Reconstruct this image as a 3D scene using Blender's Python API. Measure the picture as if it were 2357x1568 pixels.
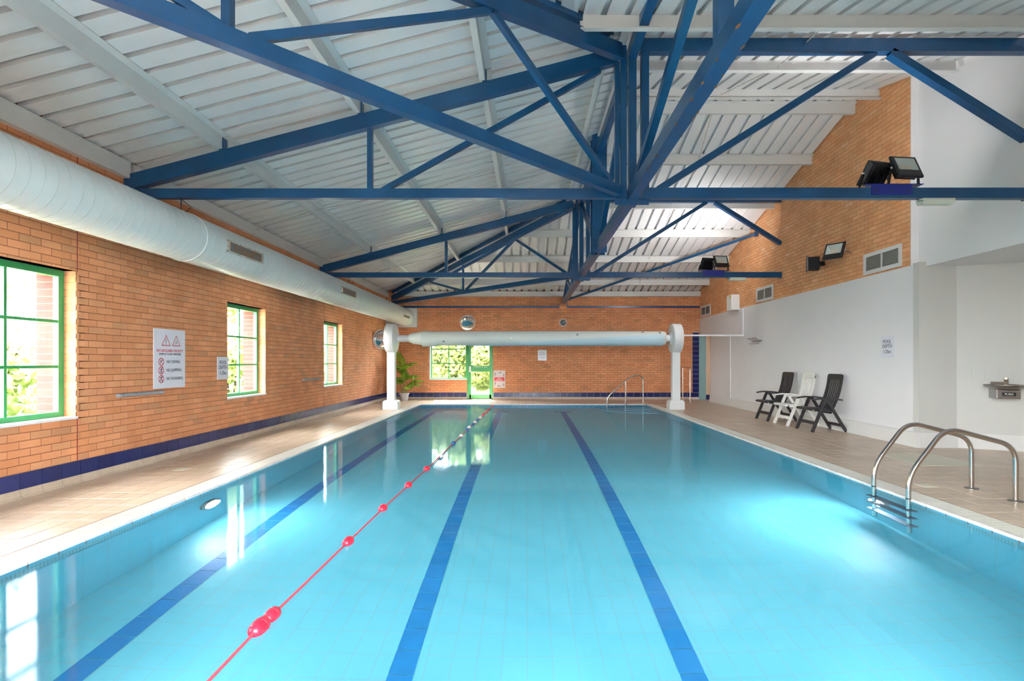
import bpy, math, random
from mathutils import Vector, Matrix
random.seed(7)
S = bpy.context.scene
C = S.collection
for o in list(bpy.data.objects):
    bpy.data.objects.remove(o)

# ------------------------------------------------------------------ camera
FPX, W, H = 1222.0, 2357.0, 1568.0
VPX, VPY = 1214.0, 832.5
CAMZ = 1.28
cd = bpy.data.cameras.new('camera')
cam = bpy.data.objects.new('camera', cd)
C.objects.link(cam)
cam.location = (0, 0, CAMZ)
cam.rotation_euler = (math.pi / 2, 0, 0)
cd.sensor_width = 36.0
cd.lens = FPX / W * 36.0
cd.shift_x = -(VPX - W / 2) / W
cd.shift_y = (VPY - H / 2) / W
cd.clip_start = 0.05
cd.clip_end = 400
S.camera = cam

# ------------------------------------------------------------------ world, sun, exposure
world = bpy.data.worlds.new('overcast_sky')
S.world = world
world.use_nodes = True
bg = world.node_tree.nodes['Background']
bg.inputs[0].default_value = (0.93, 0.97, 1.0, 1)
bg.inputs[1].default_value = 27.0
sd = bpy.data.lights.new('sun', 'SUN')
sun = bpy.data.objects.new('sun', sd)
C.objects.link(sun)
sd.energy = 75.0
sd.angle = 0.05
sd.color = (1.0, 0.95, 0.84)
sun.rotation_euler = Vector((0.12, -0.42, -0.90)).to_track_quat('-Z', 'Y').to_euler()
S.view_settings.view_transform = 'Standard'
S.view_settings.look = 'None'
S.view_settings.gamma = 1.0
S.view_settings.use_curve_mapping = False
S.view_settings.exposure = 0.55
S.cycles.max_bounces = 6
S.cycles.diffuse_bounces = 3
S.cycles.glossy_bounces = 3
S.cycles.light_sampling_threshold = 0.03
S.cycles.transmission_bounces = 5
S.cycles.transparent_max_bounces = 12
S.cycles.use_adaptive_sampling = True
S.cycles.adaptive_threshold = 0.25
S.cycles.adaptive_min_samples = 16
S.cycles.sample_clamp_indirect = 6.0

# ------------------------------------------------------------------ dimensions (metres)
XL, XR = -4.757, 5.82          # brick faces of the long walls
YF, YN = 17.93, -0.60          # far and near walls
PXL, PXR, PYF, PYN = -3.21, 3.578, 16.0, 0.9   # pool opening
WZ = -0.025                    # water level
KX, Y1, Y2 = 1.2, 6.3, 12.2    # king posts
YR = (Y1 + Y2) / 2
SL = 0.26                      # roof slope


def zleft(x): return 3.65 + SL * (x - XL)
def zfar(y): return 3.65 + SL * (YF - y)
def znear(y): return zfar(2 * YR - y)
def proj(p):
    return (VPX + FPX * p[0] / p[1], VPY - FPX * (p[2] - CAMZ) / p[1])

# daylight portals: sampling guides in the window openings and the added rear screen
def portal(name, loc, direction, w, h):
    ld = bpy.data.lights.new(name, 'AREA')
    ld.shape = 'RECTANGLE'
    ld.size, ld.size_y = w, h
    ld.cycles.is_portal = True
    o = bpy.data.objects.new(name, ld)
    C.objects.link(o)
    o.location = loc
    o.rotation_euler = Vector(direction).to_track_quat('-Z', 'Z').to_euler() if abs(direction[0]) < 0.5 else Vector(direction).to_track_quat('-Z', 'Z').to_euler()
    return o


for _y in (0.95, 4.986, 9.04, 13.04):
    portal('window_portal', (XL - 0.20, _y, 1.4625), (1, 0, 0), 1.24, 1.56)
portal('window_portal', (-2.22, YF + 0.14, 1.12), (0, -1, 0), 2.15, 2.26)
portal('window_portal', (0, YN - 0.12, 1.65), (0, 1, 0), 3.6, 2.8)

# ------------------------------------------------------------------ material helpers


def new_mat(name):
    m = bpy.data.materials.new(name)
    m.use_nodes = True
    nt = m.node_tree
    return m, nt, nt.nodes['Principled BSDF']


def N(nt, typ, **kw):
    n = nt.nodes.new(typ)
    for k, v in kw.items():
        setattr(n, k, v)
    return n


def simple(name, col, rough=0.5, metal=0.0, noise=0.0, nscale=8.0, bump=0.0, bscale=60.0, spec=None, col2=None):
    m, nt, b = new_mat(name)
    b.inputs['Base Color'].default_value = (*col, 1)
    b.inputs['Roughness'].default_value = rough
    b.inputs['Metallic'].default_value = metal
    if spec is not None:
        b.inputs['Specular IOR Level'].default_value = spec
    tc = N(nt, 'ShaderNodeTexCoord')
    if noise > 0 or col2:
        nz = N(nt, 'ShaderNodeTexNoise')
        nz.inputs['Scale'].default_value = nscale
        nz.inputs['Detail'].default_value = 5
        nt.links.new(tc.outputs['Object'], nz.inputs['Vector'])
        mx = N(nt, 'ShaderNodeMix', data_type='RGBA')
        c2 = col2 if col2 else tuple(c * (1 - noise) for c in col)
        mx.inputs[6].default_value = (*col, 1)
        mx.inputs[7].default_value = (*c2, 1)
        mr = N(nt, 'ShaderNodeMapRange')
        mr.inputs[1].default_value = 0.35
        mr.inputs[2].default_value = 0.7
        nt.links.new(nz.outputs['Fac'], mr.inputs[0])
        nt.links.new(mr.outputs[0], mx.inputs[0])
        nt.links.new(mx.outputs[2], b.inputs['Base Color'])
    if bump > 0:
        n2 = N(nt, 'ShaderNodeTexNoise')
        n2.inputs['Scale'].default_value = bscale
        nt.links.new(tc.outputs['Object'], n2.inputs['Vector'])
        bp = N(nt, 'ShaderNodeBump')
        bp.inputs['Strength'].default_value = bump
        bp.inputs['Distance'].default_value = 0.01
        nt.links.new(n2.outputs['Fac'], bp.inputs['Height'])
        nt.links.new(bp.outputs[0], b.inputs['Normal'])
    return m


def piece_mat(name, cols, rough, bump=0.0, bscale=40.0, nscale=9.0, namt=0.12, spec=None):
    """per-piece colour: random per object plus random per island, with a fine grain"""
    m, nt, b = new_mat(name)
    oi = N(nt, 'ShaderNodeObjectInfo')
    ge = N(nt, 'ShaderNodeNewGeometry')
    ad = N(nt, 'ShaderNodeMath', operation='ADD')
    nt.links.new(oi.outputs['Random'], ad.inputs[0])
    nt.links.new(ge.outputs['Random Per Island'], ad.inputs[1])
    fr = N(nt, 'ShaderNodeMath', operation='FRACT')
    nt.links.new(ad.outputs[0], fr.inputs[0])
    cr = N(nt, 'ShaderNodeValToRGB')
    cr.color_ramp.interpolation = 'LINEAR'
    el = cr.color_ramp.elements
    while len(el) < len(cols):
        el.new(0.5)
    for i, (p, c) in enumerate(cols):
        el[i].position = p
        el[i].color = (*c, 1)
    nt.links.new(fr.outputs[0], cr.inputs[0])
    tc = N(nt, 'ShaderNodeNewGeometry')
    nz = N(nt, 'ShaderNodeTexNoise')
    nz.inputs['Scale'].default_value = nscale
    nz.inputs['Detail'].default_value = 6
    nt.links.new(tc.outputs['Position'], nz.inputs['Vector'])
    mr = N(nt, 'ShaderNodeMapRange')
    mr.inputs[1].default_value = 0.3
    mr.inputs[2].default_value = 0.75
    mr.inputs[3].default_value = 1.0 + namt * 0.4
    mr.inputs[4].default_value = 1.0 - namt
    nt.links.new(nz.outputs['Fac'], mr.inputs[0])
    mx = N(nt, 'ShaderNodeVectorMath', operation='SCALE')
    nt.links.new(cr.outputs[0], mx.inputs[0])
    nt.links.new(mr.outputs[0], mx.inputs['Scale'])
    nt.links.new(mx.outputs[0], b.inputs['Base Color'])
    b.inputs['Roughness'].default_value = rough
    if spec is not None:
        b.inputs['Specular IOR Level'].default_value = spec
    if bump > 0:
        n2 = N(nt, 'ShaderNodeTexNoise')
        n2.inputs['Scale'].default_value = bscale
        nt.links.new(tc.outputs['Position'], n2.inputs['Vector'])
        bp = N(nt, 'ShaderNodeBump')
        bp.inputs['Strength'].default_value = bump
        bp.inputs['Distance'].default_value = 0.01
        nt.links.new(n2.outputs['Fac'], bp.inputs['Height'])
        nt.links.new(bp.outputs[0], b.inputs['Normal'])
    return m


M = {}
M['brick'] = piece_mat('orange_brick', [(0.0, (0.66, 0.27, 0.12)), (0.35, (0.72, 0.30, 0.14)), (0.75, (0.76, 0.335, 0.165)),
                                        (0.92, (0.66, 0.315, 0.155)), (1.0, (0.54, 0.255, 0.125))], 0.75, 0.25, 55, 3.0, 0.16)
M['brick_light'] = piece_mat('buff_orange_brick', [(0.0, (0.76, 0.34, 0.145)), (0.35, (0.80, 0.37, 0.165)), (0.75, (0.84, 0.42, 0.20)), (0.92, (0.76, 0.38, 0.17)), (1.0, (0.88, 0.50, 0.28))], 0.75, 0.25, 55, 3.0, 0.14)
M['red_brick'] = piece_mat('red_outer_brick', [(0.0, (0.085, 0.025, 0.020)), (1.0, (0.11, 0.035, 0.028))], 0.8, 0.2)
M['mortar'] = simple('mortar', (0.36, 0.13, 0.062), 0.9, noise=0.15)
M['mortar_pale'] = simple('mortar_pale', (0.46, 0.26, 0.15), 0.9, noise=0.15)
M['joint'] = simple('joint_filler', (0.30, 0.045, 0.03), 0.7)
M['blue_tile'] = piece_mat('navy_tile', [(0.0, (0.009, 0.018, 0.105)), (0.6, (0.012, 0.024, 0.13)), (1.0, (0.017, 0.03, 0.15))], 0.22, 0.03, 20)
M['grout'] = simple('grout', (0.60, 0.54, 0.54), 0.8)
M['cove'] = piece_mat('cream_cove_tile', [(0.0, (0.55, 0.43, 0.33)), (1.0, (0.60, 0.47, 0.37))], 0.45)
M['deck'] = piece_mat('deck_tile', [(0.0, (0.60, 0.45, 0.335)), (0.5, (0.64, 0.485, 0.36)), (1.0, (0.67, 0.505, 0.38))], 0.33, 0.10, 90, 1.6, 0.16, spec=0.8)
M['deck_grout'] = simple('deck_grout', (0.22, 0.145, 0.095), 0.7)
M['coping'] = piece_mat('white_coping_tile', [(0.0, (0.76, 0.70, 0.66)), (1.0, (0.82, 0.76, 0.72))], 0.3)
M['lip'] = simple('brown_lip', (0.25, 0.15, 0.08), 0.6)
M['grating'] = simple('white_grating', (0.70, 0.67, 0.61), 0.35)
M['channel'] = simple('channel_dark', (0.30, 0.27, 0.24), 0.8)
M['edge_tile'] = piece_mat('cyan_edge_tile', [(0.0, (0.10, 0.50, 0.68)), (1.0, (0.13, 0.56, 0.73))], 0.3)
M['lane'] = piece_mat('lane_tile', [(0.0, (0.014, 0.20, 0.50)), (1.0, (0.018, 0.22, 0.54))], 0.4)
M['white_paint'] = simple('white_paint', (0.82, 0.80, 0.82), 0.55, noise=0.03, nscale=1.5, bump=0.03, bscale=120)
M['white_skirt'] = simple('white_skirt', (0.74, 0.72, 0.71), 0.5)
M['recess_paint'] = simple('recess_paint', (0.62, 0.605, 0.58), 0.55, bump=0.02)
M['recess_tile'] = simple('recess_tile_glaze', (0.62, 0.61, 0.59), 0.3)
M['purlin'] = simple('purlin_paint', (0.70, 0.69, 0.68), 0.5, noise=0.06, nscale=2)
M['steel_blue'] = simple('blue_steel_paint', (0.005, 0.056, 0.155), 0.28, noise=0.12, nscale=3, col2=(0.007, 0.072, 0.195))
M['bracket_blue'] = simple('bracket_blue', (0.008, 0.015, 0.24), 0.35)
M['duct'] = simple('duct_paint', (0.72, 0.75, 0.74), 0.32, noise=0.04, nscale=2.5)
M['duct_seam'] = simple('duct_seam', (0.40, 0.43, 0.42), 0.5)
M['dirty_white'] = simple('dirty_white_metal', (0.66, 0.64, 0.58), 0.5, noise=0.35, nscale=18, col2=(0.40, 0.33, 0.24))
M['black_gap'] = simple('dark_gap', (0.03, 0.03, 0.032), 0.7)
M['slat_metal'] = simple('slat_metal', (0.16, 0.18, 0.19), 0.4, noise=0.4, nscale=14, col2=(0.30, 0.14, 0.05))
M['grille_white'] = simple('grille_white', (0.72, 0.70, 0.70), 0.45)
M['grille_slat'] = simple('grille_slat', (0.50, 0.50, 0.46), 0.45)
M['green'] = simple('green_frame_paint', (0.045, 0.30, 0.095), 0.35)
M['sill'] = simple('white_sill', (0.80, 0.80, 0.84), 0.35)
M['plaster_reveal'] = simple('reveal', (0.80, 0.72, 0.66), 0.6)
M['teal'] = simple('teal_paint', (0.20, 0.36, 0.38), 0.45)
M['cream'] = simple('cream_wall_paint', (0.66, 0.50, 0.38), 0.6)
M['plastic_white'] = simple('white_plastic', (0.80, 0.80, 0.82), 0.35)
M['cover_white'] = simple('cover_sheet_white', (0.70, 0.74, 0.72), 0.5, bump=0.05, bscale=20)
M['cover_blue'] = simple('cover_sheet_blue', (0.56, 0.72, 0.82), 0.5, bump=0.05, bscale=20)
M['eyelet'] = simple('eyelet_metal', (0.25, 0.26, 0.25), 0.35, 0.8)
M['black'] = simple('black_plastic', (0.008, 0.008, 0.009), 0.6, spec=0.2)
M['black_metal'] = simple('black_metal', (0.015, 0.015, 0.017), 0.35)
M['lens'] = simple('lamp_glass', (0.55, 0.62, 0.60), 0.12)
M['led'] = simple('led_plate', (0.60, 0.55, 0.46), 0.35)
M['lamp_body'] = simple('fitting_cream', (0.72, 0.74, 0.64), 0.45)
M['chair_dark'] = simple('dark_chair_resin', (0.028, 0.026, 0.030), 0.42, noise=0.2, nscale=14)
M['chair_white'] = simple('white_chair_resin', (0.80, 0.77, 0.73), 0.4)
M['chrome'] = simple('stainless', (0.62, 0.58, 0.55), 0.2, 1.0)
M['chrome2'] = simple('stainless_satin', (0.34, 0.32, 0.31), 0.34, 1.0)
M['tread'] = simple('ladder_tread', (0.10, 0.16, 0.22), 0.5)
M['red'] = simple('float_red', (0.78, 0.02, 0.05), 0.3)
M['float_white'] = simple('float_white', (0.80, 0.72, 0.68), 0.35)
M['float_blue'] = simple('float_blue', (0.02, 0.11, 0.32), 0.35)
M['rope'] = simple('rope_red', (0.62, 0.06, 0.09), 0.6)
M['pot'] = simple('pot_plastic', (0.60, 0.58, 0.60), 0.5)
M['soil'] = simple('soil', (0.05, 0.035, 0.02), 0.9)
M['stem'] = simple('palm_stem', (0.26, 0.30, 0.10), 0.6)
M['sign_white'] = simple('sign_board', (0.74, 0.74, 0.82), 0.3)
M['sign_pink'] = simple('sign_board_warm', (0.70, 0.62, 0.60), 0.4)
M['ink'] = simple('ink_dark', (0.035, 0.045, 0.085), 0.5)
M['ink_pale'] = simple('ink_pale', (0.34, 0.33, 0.36), 0.5)
M['ink_red'] = simple('ink_red', (0.62, 0.02, 0.035), 0.5)
M['ink_white'] = simple('ink_white', (0.9, 0.9, 0.9), 0.5)
M['shelf_grey'] = simple('grey_shelf', (0.36, 0.38, 0.41), 0.5, noise=0.25, nscale=50)
M['mirror'] = simple('mirror_face', (0.86, 0.86, 0.86), 0.02, 1.0)
M['clock_black'] = simple('clock_face', (0.012, 0.012, 0.014), 0.35)
M['hatch'] = simple('hatch_cover', (0.78, 0.73, 0.60), 0.5, noise=0.05)
M['trunk'] = simple('bark', (0.10, 0.07, 0.045), 0.9)
M['bounce_paving'] = simple('bounce_paving_mat', (0.12, 0.11, 0.10), 0.9, noise=0.1)
M['bounce_gravel'] = simple('bounce_gravel_mat', (0.50, 0.46, 0.40), 0.9, noise=0.12, nscale=20)
M['grass'] = simple('lawn', (0.065, 0.085, 0.022), 0.9, noise=0.3, nscale=3)
M['leaf_palm'] = piece_mat('palm_leaf', [(0.0, (0.08, 0.20, 0.015)), (0.5, (0.24, 0.42, 0.03)), (1.0, (0.46, 0.60, 0.06))], 0.4)
M['leaf'] = piece_mat('tree_leaf', [(0.0, (0.30, 0.39, 0.13)), (0.6, (0.37, 0.46, 0.17)), (1.0, (0.44, 0.51, 0.22))], 0.6)
_nt = M['leaf'].node_tree
_b = _nt.nodes['Principled BSDF']
_t = N(_nt, 'ShaderNodeBsdfTranslucent')
_src = _b.inputs['Base Color'].links[0].from_socket
_nt.links.new(_src, _t.inputs['Color'])
_m = N(_nt, 'ShaderNodeMixShader')
_m.inputs[0].default_value = 0.5
_nt.links.new(_b.outputs[0], _m.inputs[1])
_nt.links.new(_t.outputs[0], _m.inputs[2])
_nt.links.new(_m.outputs[0], _nt.nodes['Material Output'].inputs[0])
M['valance'] = simple('steel_rust', (0.22, 0.09, 0.035), 0.8)

# corrugated ceiling sheet: white coat with fine lengthwise stiffener lines


def sheet_mat(name, axis):
    m, nt, b = new_mat(name)
    b.inputs['Base Color'].default_value = (0.74, 0.735, 0.745, 1)
    b.inputs['Roughness'].default_value = 0.33
    b.inputs['Specular IOR Level'].default_value = 0.6
    g = N(nt, 'ShaderNodeNewGeometry')
    sx = N(nt, 'ShaderNodeSeparateXYZ')
    nt.links.new(g.outputs['Position'], sx.inputs[0])
    mu = N(nt, 'ShaderNodeMath', operation='MULTIPLY')
    mu.inputs[1].default_value = 2 * math.pi / 0.0417
    nt.links.new(sx.outputs[axis], mu.inputs[0])
    sn = N(nt, 'ShaderNodeMath', operation='SINE')
    nt.links.new(mu.outputs[0], sn.inputs[0])
    mr = N(nt, 'ShaderNodeMapRange')
    mr.inputs[1].default_value = 0.86
    mr.inputs[2].default_value = 1.0
    nt.links.new(sn.outputs[0], mr.inputs[0])
    bp = N(nt, 'ShaderNodeBump')
    bp.inputs['Strength'].default_value = 0.15
    bp.inputs['Distance'].default_value = 0.003
    nt.links.new(mr.outputs[0], bp.inputs['Height'])
    nt.links.new(bp.outputs[0], b.inputs['Normal'])
    nz = N(nt, 'ShaderNodeTexNoise')
    nz.inputs['Scale'].default_value = 0.9
    nt.links.new(g.outputs['Position'], nz.inputs['Vector'])
    mx = N(nt, 'ShaderNodeMix', data_type='RGBA')
    mx.inputs[6].default_value = (0.86, 0.835, 0.84, 1)
    mx.inputs[7].default_value = (0.81, 0.81, 0.82, 1)
    nt.links.new(nz.outputs['Fac'], mx.inputs[0])
    nt.links.new(mx.outputs[2], b.inputs['Base Color'])
    return m


M['sheet_x'] = sheet_mat('ceiling_sheet_left', 1)
M['sheet_y'] = sheet_mat('ceiling_sheet_end', 0)


def tiled_mat(name, c1, c2, jc, tw, th, ax_u, ax_v, rough=0.35, jw=0.004):
    """pool lining: small tiles as a grid in world metres"""
    m, nt, b = new_mat(name)
    g = N(nt, 'ShaderNodeNewGeometry')
    sx = N(nt, 'ShaderNodeSeparateXYZ')
    nt.links.new(g.outputs['Position'], sx.inputs[0])
    cb = N(nt, 'ShaderNodeCombineXYZ')
    nt.links.new(sx.outputs[ax_u], cb.inputs[0])
    nt.links.new(sx.outputs[ax_v], cb.inputs[1])
    br = N(nt, 'ShaderNodeTexBrick')
    br.offset = 0.0
    br.inputs['Scale'].default_value = 1.0
    br.inputs['Brick Width'].default_value = tw
    br.inputs['Row Height'].default_value = th
    br.inputs['Mortar Size'].default_value = jw
    br.inputs['Mortar Smooth'].default_value = 0.3
    br.inputs['Color1'].default_value = (*c1, 1)
    br.inputs['Color2'].default_value = (*c2, 1)
    br.inputs['Mortar'].default_value = (*jc, 1)
    nt.links.new(cb.outputs[0], br.inputs['Vector'])
    nt.links.new(br.outputs['Color'], b.inputs['Base Color'])
    b.inputs['Roughness'].default_value = rough
    return m


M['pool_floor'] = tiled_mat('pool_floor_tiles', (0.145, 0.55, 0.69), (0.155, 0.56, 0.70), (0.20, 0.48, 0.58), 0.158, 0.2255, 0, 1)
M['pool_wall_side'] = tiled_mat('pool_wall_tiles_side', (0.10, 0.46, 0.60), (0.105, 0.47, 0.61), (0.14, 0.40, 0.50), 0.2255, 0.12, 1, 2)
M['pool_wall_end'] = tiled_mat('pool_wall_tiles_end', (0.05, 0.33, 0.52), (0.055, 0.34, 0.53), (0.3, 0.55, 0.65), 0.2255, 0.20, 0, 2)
M['grip_tile'] = tiled_mat('grip_tiles', (0.12, 0.48, 0.60), (0.125, 0.49, 0.61), (0.15, 0.33, 0.36), 0.0282, 0.5, 1, 2, jw=0.006)

# water surface
mw, nt, b = new_mat('pool_water')
nt.nodes.remove(b)
gl = N(nt, 'ShaderNodeBsdfRefraction')
gl.inputs['IOR'].default_value = 1.333
gl.inputs['Roughness'].default_value = 0.015
gl.inputs['Color'].default_value = (0.97, 1.0, 1.0, 1)
rf = N(nt, 'ShaderNodeBsdfGlossy')
rf.inputs['Roughness'].default_value = 0.06
rf.inputs['Color'].default_value = (0.80, 0.84, 0.90, 1)
fr_ = N(nt, 'ShaderNodeFresnel')
fr_.inputs['IOR'].default_value = 1.333
mxw = N(nt, 'ShaderNodeMixShader')
fm_ = N(nt, 'ShaderNodeMath', operation='MULTIPLY')
fm_.inputs[1].default_value = 0.40
nt.links.new(fr_.outputs[0], fm_.inputs[0])
nt.links.new(fm_.outputs[0], mxw.inputs[0])
nt.links.new(gl.outputs[0], mxw.inputs[1])
nt.links.new(rf.outputs[0], mxw.inputs[2])
g = N(nt, 'ShaderNodeNewGeometry')
mp = N(nt, 'ShaderNodeMapping')
mp.inputs['Scale'].default_value = (1.0, 0.55, 1.0)
nt.links.new(g.outputs['Position'], mp.inputs[0])
nz = N(nt, 'ShaderNodeTexNoise')
nz.inputs['Scale'].default_value = 1.3
nz.inputs['Detail'].default_value = 2.0
nt.links.new(mp.outputs[0], nz.inputs['Vector'])
bp = N(nt, 'ShaderNodeBump')
bp.inputs['Strength'].default_value = 0.20
bp.inputs['Distance'].default_value = 0.010
nt.links.new(nz.outputs['Fac'], bp.inputs['Height'])
nt.links.new(bp.outputs[0], gl.inputs['Normal'])
nt.links.new(bp.outputs[0], rf.inputs['Normal'])
nt.links.new(mxw.outputs[0], nt.nodes['Material Output'].inputs[0])
M['water'] = mw

# window glass: clear pane with a faint surface reflection
mg, nt, b = new_mat('window_glass')
nt.nodes.remove(b)
tr = N(nt, 'ShaderNodeBsdfTransparent')
tr.inputs[0].default_value = (0.96, 0.98, 0.96, 1)
gs = N(nt, 'ShaderNodeBsdfGlossy')
gs.inputs['Roughness'].default_value = 0.02
ms = N(nt, 'ShaderNodeMixShader')
ms.inputs[0].default_value = 0.05
nt.links.new(tr.outputs[0], ms.inputs[1])
nt.links.new(gs.outputs[0], ms.inputs[2])
nt.links.new(ms.outputs[0], nt.nodes['Material Output'].inputs[0])
M['glass'] = mg

# lit underwater lamp face
me, nt, b = new_mat('underwater_lamp_glow')
b.inputs['Base Color'].default_value = (0.9, 0.95, 1, 1)
b.inputs['Emission Color'].default_value = (0.95, 0.98, 1, 1)
b.inputs['Emission Strength'].default_value = 6.0
M['pool_lamp'] = me

# ------------------------------------------------------------------ mesh helpers


class MB:
    def __init__(s):
        s.v, s.f = [], []

    def add(s, vs, fs):
        o = len(s.v)
        s.v += [tuple(v) for v in vs]
        s.f += [tuple(i + o for i in f) for f in fs]
        return s

    def box(s, x0, x1, y0, y1, z0, z1):
        return s.add([(x0, y0, z0), (x1, y0, z0), (x1, y1, z0), (x0, y1, z0), (x0, y0, z1), (x1, y0, z1), (x1, y1, z1), (x0, y1, z1)],
                     [(0, 3, 2, 1), (4, 5, 6, 7), (0, 1, 5, 4), (1, 2, 6, 5), (2, 3, 7, 6), (3, 0, 4, 7)])

    def obox(s, mat, sx, sy, sz):
        vs = [mat @ Vector((a * sx / 2, b_ * sy / 2, c * sz / 2)) for c in (-1, 1) for a, b_ in ((-1, -1), (1, -1), (1, 1), (-1, 1))]
        return s.add(vs, [(0, 3, 2, 1), (4, 5, 6, 7), (0, 1, 5, 4), (1, 2, 6, 5), (2, 3, 7, 6), (3, 0, 4, 7)])

    def prism(s, pts, d):
        """pts: closed 3D outline, d: extrusion vector"""
        n = len(pts)
        d = Vector(d)
        vs = [Vector(p) for p in pts] + [Vector(p) + d for p in pts]
        fs = [tuple(range(n))[::-1], tuple(range(n, 2 * n))]
        for i in range(n):
            j = (i + 1) % n
            fs.append((i, j, j + n, i + n))
        return s.add(vs, fs)

    def beam(s, p0, p1, w, h, up=(0, 0, 1)):
        p0, p1 = Vector(p0), Vector(p1)
        d = (p1 - p0).normalized()
        up = Vector(up)
        if abs(d.dot(up)) > 0.98:
            up = Vector((0, 1, 0))
        r = d.cross(up).normalized()
        u = r.cross(d).normalized()
        pts = [p0 + r * a * w / 2 + u * b_ * h / 2 for a, b_ in ((-1, -1), (1, -1), (1, 1), (-1, 1))]
        return s.prism(pts, p1 - p0)

    def tube(s, path, r, n=10, caps=True):
        path = [Vector(p) for p in path]
        rings = []
        prev = None
        for i, p in enumerate(path):
            if i == 0:
                d = path[1] - path[0]
            elif i == len(path) - 1:
                d = path[-1] - path[-2]
            else:
                d = (path[i + 1] - p).normalized() + (p - path[i - 1]).normalized()
            d.normalize()
            if prev is None:
                a = Vector((0, 0, 1)) if abs(d.z) < 0.9 else Vector((1, 0, 0))
                u = d.cross(a).normalized()
            else:
                u = (prev - d * prev.dot(d)).normalized()
            prev = u
            v = d.cross(u)
            rr = r[i] if isinstance(r, (list, tuple)) else r
            rings.append([p + (u * math.cos(t) + v * math.sin(t)) * rr for t in [2 * math.pi * k / n for k in range(n)]])
        vs = [q for ring in rings for q in ring]
        fs = []
        for i in range(len(rings) - 1):
            for k in range(n):
                a, b_ = i * n + k, i * n + (k + 1) % n
                fs.append((a, b_, b_ + n, a + n))
        if caps:
            fs.append(tuple(range(n))[::-1])
            fs.append(tuple(range((len(rings) - 1) * n, len(rings) * n)))
        return s.add(vs, fs)

    def lathe(s, prof, mat=None, n=24, cap=True):
        """prof: list of (radius, height) about local Z"""
        mat = mat or Matrix.Identity(4)
        vs, fs = [], []
        for r, z in prof:
            for k in range(n):
                t = 2 * math.pi * k / n
                vs.append(mat @ Vector((r * math.cos(t), r * math.sin(t), z)))
        for i in range(len(prof) - 1):
            for k in range(n):
                a, b_ = i * n + k, i * n + (k + 1) % n
                fs.append((a, b_, b_ + n, a + n))
        if cap:
            fs.append(tuple(range(n))[::-1])
            fs.append(tuple(range((len(prof) - 1) * n, len(prof) * n)))
        return s.add(vs, fs)

    def build(s, name, mat, parent=None, smooth=False, local=False, bevel=0.0):
        me = bpy.data.meshes.new(name)
        vs = s.v
        if parent is not None and not local:
            L = world_loc(parent)
            vs = [(a - L[0], b_ - L[1], c - L[2]) for a, b_, c in vs]
        me.from_pydata(vs, [], s.f)
        me.materials.append(M[mat] if isinstance(mat, str) else mat)
        if smooth:
            me.polygons.foreach_set('use_smooth', [True] * len(me.polygons))
            try:
                me.set_sharp_from_angle(angle=math.radians(40))
            except Exception:
                pass
        me.update()
        o = bpy.data.objects.new(name, me)
        C.objects.link(o)
        if parent is not None:
            o.parent = parent
        if bevel > 0:
            bm_ = o.modifiers.new('bevel', 'BEVEL')
            bm_.width = bevel
            bm_.segments = 2
            bm_.limit_method = 'ANGLE'
        return o


LOCS = {}


def world_loc(o):
    p = Vector((0, 0, 0))
    while o is not None:
        p = p + Vector(o.location)
        o = o.parent
    return p


def tag(o, label=None, cat=None, group=None, kind=None):
    if label: o['label'] = label
    if cat: o['category'] = cat
    if group: o['group'] = group
    if kind: o['kind'] = kind
    return o


def thing(name, label, cat, loc=(0, 0, 0), rotz=0.0, group=None):
    o = bpy.data.objects.new(name, None)
    C.objects.link(o)
    o.empty_display_size = 0.1
    o.location = loc
    o.rotation_euler = (0, 0, rotz)
    return tag(o, label, cat, group)


def struct(o, label, cat=None):
    return tag(o, label, cat, None, 'structure')


def copy_tree(o, parent=None):
    c = o.copy()
    C.objects.link(c)
    c.parent = parent
    for ch in list(o.children):
        copy_tree(ch, c)
    return c


def frame_mat(origin, right, up):
    r, u = Vector(right).normalized(), Vector(up).normalized()
    n = r.cross(u)
    m = Matrix.Identity(4)
    for i in range(3):
        m[i][0], m[i][1], m[i][2], m[i][3] = r[i], u[i], n[i], origin[i]
    return m


def text(s, parent, mat, size, fm, x, y, name='lettering', align='CENTER', extr=0.0008, z=0.0, bold=0.0, sx=1.0):
    cu = bpy.data.curves.new(name, 'FONT')
    cu.body = s
    cu.size = size
    cu.align_x = align
    cu.align_y = 'CENTER'
    cu.extrude = extr
    cu.offset = bold
    cu.resolution_u = 3
    cu.materials.append(M[mat])
    o = bpy.data.objects.new(name, cu)
    C.objects.link(o)
    o.parent = parent
    L = world_loc(parent)
    m = fm @ Matrix.Translation((x, y, z)) @ Matrix.Diagonal((sx, 1, 1, 1))
    m = Matrix.Translation(-L) @ m
    me = bpy.data.meshes.new_from_object(o)
    bpy.data.objects.remove(o)
    bpy.data.curves.remove(cu)
    me.transform(m)
    if not me.materials:
        me.materials.append(M[mat])
    o = bpy.data.objects.new(name, me)
    C.objects.link(o)
    o.parent = parent
    return o


def flat(pts2, fm, z, th):
    """2D outline on a frame -> thin prism"""
    mb = MB()
    n = (fm @ Vector((0, 0, 1, 0)).to_4d() if False else (fm.to_3x3() @ Vector((0, 0, 1))))
    mb.prism([fm @ Vector((x, y, z)) for x, y in pts2], n * th)
    return mb


# ------------------------------------------------------------------ bricks and tiles


def in_view_area(pts):
    qs = []
    for p in pts:
        if p[1] < 0.3:
            return 0
        x, y = proj(p)
        qs.append((min(max(x, 0), W), min(max(y, 0), H)))
    a = 0
    for i in range(len(qs)):
        j = (i + 1) % len(qs)
        a += qs[i][0] * qs[j][1] - qs[j][0] * qs[i][1]
    return abs(a) / 2


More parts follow.
